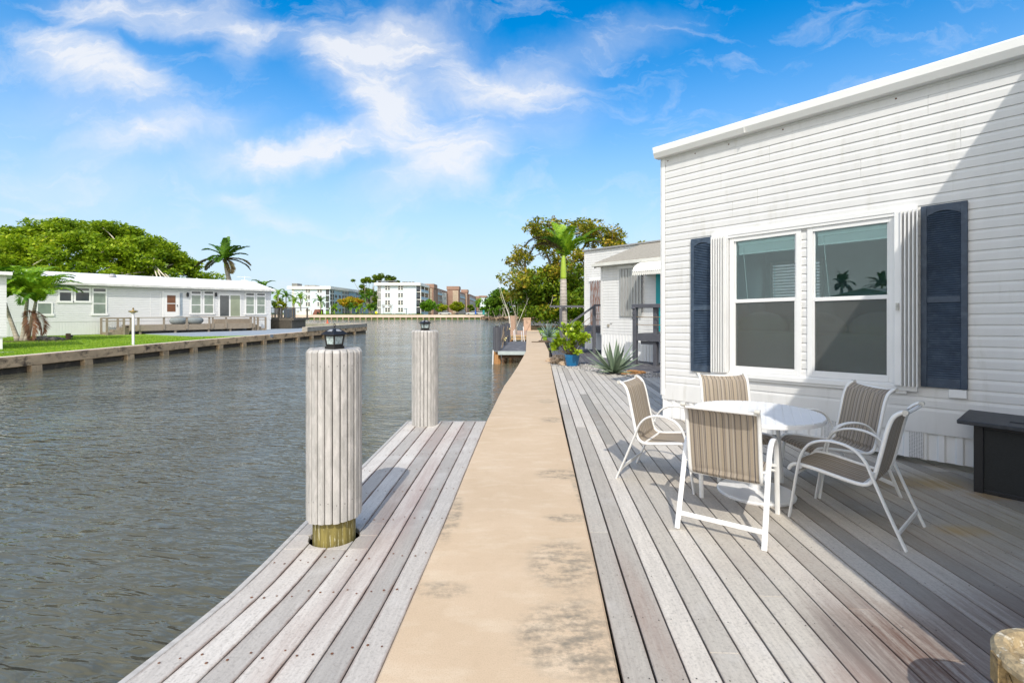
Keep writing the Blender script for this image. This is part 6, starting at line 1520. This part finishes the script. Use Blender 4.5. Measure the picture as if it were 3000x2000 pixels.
def wing(X, Y0, Y1, zt, mat=BROWN):
    b = MB(); b.box(X-14,X,Y0,Y1,.4,zt); w = b.build('wing', mat, BR, offset=ro)
    for i in range(4):
        z0_ = .9+2.62*i; y = Y0+1
        while y < Y1-3:
            g = MB(); g.box(X+.005,X+.06,y,y+5.2,z0_,z0_+1.9); g.build('balcony_opening', SCRD, w)
            g = MB(); g.box(X+.07,X+.16,y-.1,y+5.3,z0_-.15,z0_+.75); g.build('balcony_panel', BLUES if i % 2 else M('panel_grey',(.33,.33,.32),.8) if 'panel_grey' not in bpy.data.materials else bpy.data.materials['panel_grey'], w); y += 6.5
tower(1242,1270,831.5,183,8,(.10,.80)); wing(-30.0,192,222,11.2); tower(1310,1343.5,838.5,223,7,(.5,.95)); wing(-25.5,232,262,11.6); tower(1352,1368.5,848,262,7,(.45,.9)); wing(-24.0,270,318,11.8)
tower(1388,1404,867.5,320,10,(.3,.6))
b = MB(); b.box(xat(1283,205),xat(1308,205),204,205.5,2.2,zat(858,205)); b.build('glazed_balcony', M('glazed_balcony', (.16,.19,.21), .2, .5, .6, spec=.8, col2=(.38,.40,.41), c2=(.5,.65)), BR, offset=ro)
D = thing('apartment_building', 'small distant white apartment block with a brown parapet near the mangroves', 'building', (-25,380,.55)); do = D.location
b = MB(); b.box(xat(1403,380),xat(1425.5,380),380,395,.4,zat(871,380)); b.build('wall', BLUEW, D, offset=do)
b = MB(); b.box(xat(1402.5,380),xat(1426,380),379.5,395.2,zat(871,380)+.01,zat(866,380)); b.build('parapet', BROWN, D, offset=do)
for py in (877,887,897):
    for a_ in (1411.5,1419): fwin(D, do, a_,a_+3.5,py,py+5,380,2,1,False)
# trees along the far bank
FT = [leaf('far_tree_leaf', [(0,(.04,.09,.008)),(.4,(.11,.19,.010)),(.75,(.20,.29,.015)),(1,(.32,.36,.02))], .3, .5, .2),
      leaf('far_tree_bright', [(0,(.05,.13,.008)),(.4,(.12,.27,.012)),(.75,(.20,.38,.02)),(1,(.3,.45,.03))], .3, .5, .2),
      leaf('far_tree_yellow', [(0,(.11,.18,.008)),(.4,(.25,.32,.012)),(.75,(.42,.44,.016)),(1,(.52,.48,.03))], .3, .5, .2),
      leaf('far_tree_orange', [(0,(.14,.19,.012)),(.3,(.30,.32,.015)),(.6,(.55,.43,.02)),(.85,(.62,.30,.03)),(1,(.55,.16,.05))], .3, .5, .2)]
def ftree(label, px, Y, pxw, pyt, pyb, mat, seed, n=26, per=130, flat=.75, name='tree', lobes=None, group='trees on the far bank', leafs=.55):
    rng = np.random.default_rng(seed); x = xat(px,Y); e = thing(name, label, 'tree', (x,Y,.5), 0, group); base = Vector(e.location)
    hw = pxw/2/F*Y; zt, zb = zat(pyt,Y), max(1.0,zat(pyb,Y)); zc, hz = (zt+zb)/2, (zt-zb)/2; cs = []
    if lobes is None:
        for _ in range(n):
            d = rng.normal(size=3); d /= np.linalg.norm(d); k = rng.uniform(.5,.86); cs.append((x+d[0]*hw*k, Y+d[1]*hw*k, zc+d[2]*hz*k))
    else:
        for (lpx,lpy,lr,ln) in lobes:
            for _ in range(ln): cs.append((xat(lpx,Y)+rng.normal()*lr*.5, Y+rng.normal()*lr*.6, zat(lpy,Y)+rng.normal()*lr*.3))
    t = MB(); fork = (x, Y, .5+(zb-.5)*.8+.4); limb(t, base, fork, .05*hw+.12, .04*hw+.08, rng, .06)
    for c in cs[::2]: limb(t, fork, c, .03*hw+.05, .03, rng, .15, 5)
    t.build('trunk', BARK, e, offset=base, smooth=True)
    rad = rng.uniform(.30,.44,len(cs))*min(hw,hz*1.4) if lobes is None else rng.uniform(.9,1.6,len(cs))
    crown_mesh('crown', cs, rad, per, leafs, mat, rng, e, base, flat, .6, .7); return e
ftree('tall tree with layered crown behind and between the two pale blue blocks', 1085, 192, 110, 806, 915, FT[0], 1, lobes=[(1075,822,3.2,12),(1110,812,3.0,10),(1140,815,2.6,7),(1060,845,2.6,8),(1085,858,3.2,12),(1160,822,2,4),(1070,880,2.6,8),(1100,890,3,8)], per=200, flat=.6)
ftree('low flame tree in orange and yellow before the left blue block', 1027, 158, 82, 870, 902, FT[3], 2, 60, 130, .6)
ftree('bright green rounded tree at the right corner of the blue block', 1256, 160, 46, 878, 911, FT[1], 3, 34, 150)
ftree('olive tree between the bright green and the yellow-green round trees', 1299, 166, 30, 890, 913, FT[2], 4, 16, 70)
ftree('dark green shrub-like tree filling the gap left of the yellow-green tree', 1284, 172, 30, 888, 913, FT[1], 14, 14, 70)
ftree('round yellow-green clipped tree in front of the brown towers', 1339, 158, 52, 884, 912, FT[2], 5, 36, 150)
ftree('dark small tree right of the round yellow-green tree', 1379, 170, 26, 890, 915, FT[0], 6, 14, 70)
ftree('feathery light green tree near the distant white block', 1402, 180, 22, 876, 900, FT[1], 7, 12, 60)
ftree('light green bush at the mangrove edge beside the distant white block', 1418, 165, 26, 890, 915, FT[1], 17, 12, 60)
ftree('green bush below the raised deck end, left of the blue block', 826, 150, 36, 880, 912, FT[2], 8, 16, 60)
ftree('dark tree left of the blue block behind the raised deck', 812, 162, 40, 862, 905, FT[0], 9, 18, 60)
for (px,pyc,Y,fl,lab,sd_) in ((815,862,152,3.0,'palm above the raised deck railing, leftmost on the far bank',1),(838,868,156,3.2,'second palm from the left above the raised deck railing',2),(862,884,150,2.6,'short palm at the left corner of the pale blue block',11),(881,874,152,3.4,'palm with bright fronds before the left windows of the blue block',3),(939,882,152,3.4,'palm with drooping fronds before the right windows of the blue block',4),
      (980,903,152,2.2,'small palm at the right corner of the blue block',5),(1030,900,151,2.5,'short palm under the orange flame tree',6),(1054,902,151,2.3,'short palm right of the flame tree, first of the low row',7),(1062,872,160,3.0,'taller palm behind the flame tree',8),(1081,903,151,2.3,'short palm with pale trunk in the middle of the low row',9),(1092,900,151,2.2,'short palm nearest the second blue block',10),(1087,866,165,3.0,'tall thin palm before the layered tree',12),(1405,886,176,2.6,'thin palm in front of the distant white block',13)):
    palm('palm_tree', lab, px, pyc, 921, Y, .5, 13, fl, .75, .18, sd_, 'palms along the far bank', .2, 0, False, (PALMY if sd_ % 2 else PALM,PALM), 0, 10)
hg = MB(); rng = np.random.default_rng(2); C = np.c_[rng.uniform(xat(930,149.5),xat(1240,149.5),3000), rng.uniform(149.1,150.2,3000), rng.uniform(.6,1.05,3000)]; V,Q = leaf_quads(C,.35,rng); tag(mesh_np('low_hedge', V, Q, FT[0]), kind='stuff')
# small things on the far bank
def pole(px, pyt, Y, label, r=.09, mat=WHITEPAINT, lamp=False):
    e = thing('lamp_post' if lamp else 'pole', label, 'lamp post' if lamp else 'pole', (xat(px,Y),Y,.55), 0, 'poles along the far seawall'); b = MB(); h = zat(pyt,Y)-.55; b.lathe([(r,0),(r*.8,h)], 8); b.build('shaft', mat, e)
    if lamp: b = MB(); b.box(-.7,.25,-.15,.15,h,h+.16); b.build('lamp_head', BLACK, e)
pole(893.5,895,150,'slim white pole left of the first far palm trunk'); pole(968.5,894,150,'slim white pole at the right corner of the left blue block'); pole(1009,897,150,'slim grey pole below the flame tree',.08,GREY_AC); pole(1190.5,905,150,'dark lamp post before the right blue block',.10,BLACK,True)
for px, lab in ((1124,'thin leafless sapling before the left windows of the second blue block'),(1145,'thin leafless sapling between the window columns of the second blue block')):
    b = MB(); rng = np.random.default_rng(px); limb(b,(0,0,0),(0,0,2.9),.06,.05,rng,.03); 
    for q in range(12): limb(b,(0,0,2.2+.06*q),(rng.normal()*.45,rng.normal()*.4,2.6+rng.uniform(0,1.0)),.035,.02,rng,.2,4)
    for q in range(26): b.sphere((rng.normal()*.42,rng.normal()*.4,2.9+rng.normal()*.4), .10, 5, 3)
    o = b.build('sapling', BARK); o.location = (xat(px,152),152,.55); tag(o, lab, 'tree')
lw = MB(); lw.box(xat(868,151),xat(912,151),151,151.4,.5,zat(911,151)); lw.box(xat(867.5,151),xat(912.5,151),150.9,151.5,zat(911,151)+.002,zat(910,151)); tag(lw.build('garden_wall', FASC), 'low white garden wall on the far bank left of the red-brown shed', 'wall')
sd2 = MB(); Y = 151; sd2.add([(xat(914,Y),Y,.5),(xat(937,Y),Y,.5),(xat(936,Y),Y,zat(906,Y)),(xat(922,Y),Y,zat(906,Y)),(xat(914,Y),Y+3,.5),(xat(937,Y),Y+3,.5),(xat(936,Y),Y+3,zat(906,Y)),(xat(922,Y),Y+3,zat(906,Y))],[(0,1,2,3),(7,6,5,4),(0,4,5,1),(1,5,6,2),(2,6,7,3),(3,7,4,0)])
sh2 = thing('shed', 'slanted red-brown shed on the far bank before the left blue block', 'shed', (xat(925,Y),Y,.5)); sd2.build('wall', M('red_brown', (.22,.085,.06), .8, .2, 1), sh2, offset=sh2.location); b = MB(); b.box(xat(928,Y),xat(934,Y),Y-.05,Y-.002,.6,zat(913,Y)); b.build('door', DARK, sh2, offset=sh2.location)
for px,lab in ((942.5,'leftmost lime green kayak stood upright by the left blue block'),(956,'second upright lime green kayak, left of a close pair'),(961.5,'third upright lime green kayak, right of the close pair'),(979,'wide lime green kayak stood upright right of the white pole')):
    b = MB(); b.tube([(0,0,0),(0,0,.5),(0,0,1.2),(0,0,1.5)], [.12,.24,.22,.08], 8, .5); o = b.build('kayak', M('lime_green', (.30,.60,.02), .4) if px < 943 else bpy.data.materials['lime_green']); o.location = (xat(px,151.5),151.5,.55); tag(o, lab, 'kayak', 'upright lime kayaks')
b = MB(); b.lathe([(.05,0),(.05,.5)],6); b.sphere((0,0,.9),.42,10,6,(1,.2,1)); o = b.build('sign', M('sign_yellow', (.75,.70,.02), .5)); o.location = (xat(1102,150),150,.55); tag(o, 'round yellow sign beside the second pale blue block', 'sign')
um = thing('beach_umbrella', 'closed bright blue umbrella standing by the parked cars', 'umbrella', (xat(1393.5,151),151,.55)); b = MB(); b.lathe([(.03,0),(.03,.5)],6); b.build('pole', WHITEPAINT, um); b = MB(); b.lathe([(.30,.45),(.22,1.0),(.08,1.7),(.02,1.8)],8); b.build('canopy', M('umbrella_blue', (.01,.10,.50), .6), um)
b = MB(); b.box(-.35,.35,-.04,.04,.0,1.7); o = b.build('sign_board', M('sign_teal', (.02,.25,.25), .5)); o.location = (xat(1417,151),151,.5); tag(o, 'teal notice board at the right end of the far seawall', 'sign')
def car(px, Y, rz, col, label):
    e = thing('parked_car', label, 'car', (xat(px,Y),Y,.55), rz, 'cars parked behind the far seawall'); pm_ = M('car_paint', col, .25, .02, spec=.7)
    sec = [(-2.1,.35),(-2.1,.75),(-1.2,.88),(1.25,.92),(2.1,.80),(2.15,.40)]
    b = MB(); n = len(sec); vs = [(x,y,z) for y in (-.85,.85) for x,z in sec]; b.add(vs,[tuple(range(n)),tuple(range(2*n-1,n-1,-1))]+[(i,n+i,n+(i+1)%n,(i+1)%n) for i in range(n)]); b.build('body', pm_, e, bevel=.06)
    c = [(-.95,.89),(-.45,1.38),(.95,1.40),(1.6,.91)]; b = MB(); vs = [(x,y*(1-.12*(z>1)),z) for y in (-.78,.78) for x,z in c]; b.add(vs,[(0,1,2,3),(7,6,5,4),(0,4,5,1),(1,5,6,2),(2,6,7,3),(3,7,4,0)]); b.build('cabin', PANE_D, e)
    b = MB(); b.box(-.4,.9,-.7,.7,1.385,1.43); b.build('roof', pm_, e)
    for x in (-1.35,1.35):
        for y in (-.86,.86):
            b = MB(); b.tube([(x,y-.1,.33),(x,y+.1,.33)], .33, 12); b.build('wheel', BLACK, e)
car(1303,154,R(8),(.5,.5,.5),'silver car parked under the trees left of the yellow-green tree'); car(1352,156,R(-5),(.10,.10,.11),'dark car half hidden below the yellow-green tree'); car(1384,153,R(12),(.6,.62,.62),'white car just left of the blue umbrella'); car(1404,154,R(0),(.55,.58,.6),'white car just right of the blue umbrella')

# what the sun and the glass see behind the viewer: the far side of the canal
h2 = dup(lh, (-64,-40,0), LROT, 'white mobile home on the left bank behind the viewer, seen only as a reflection')
for (loc, rz) in (((-62,-24,0),.4),((-70,-36,0),1.7),((-58,-29,0),3.0),((-66,-31,0),2.2)):
    q = dup(rp_, loc, rz, 'palm on the left bank behind the viewer, seen only as a reflection', 'palms behind the viewer'); q.scale = (.8,.8,.72)
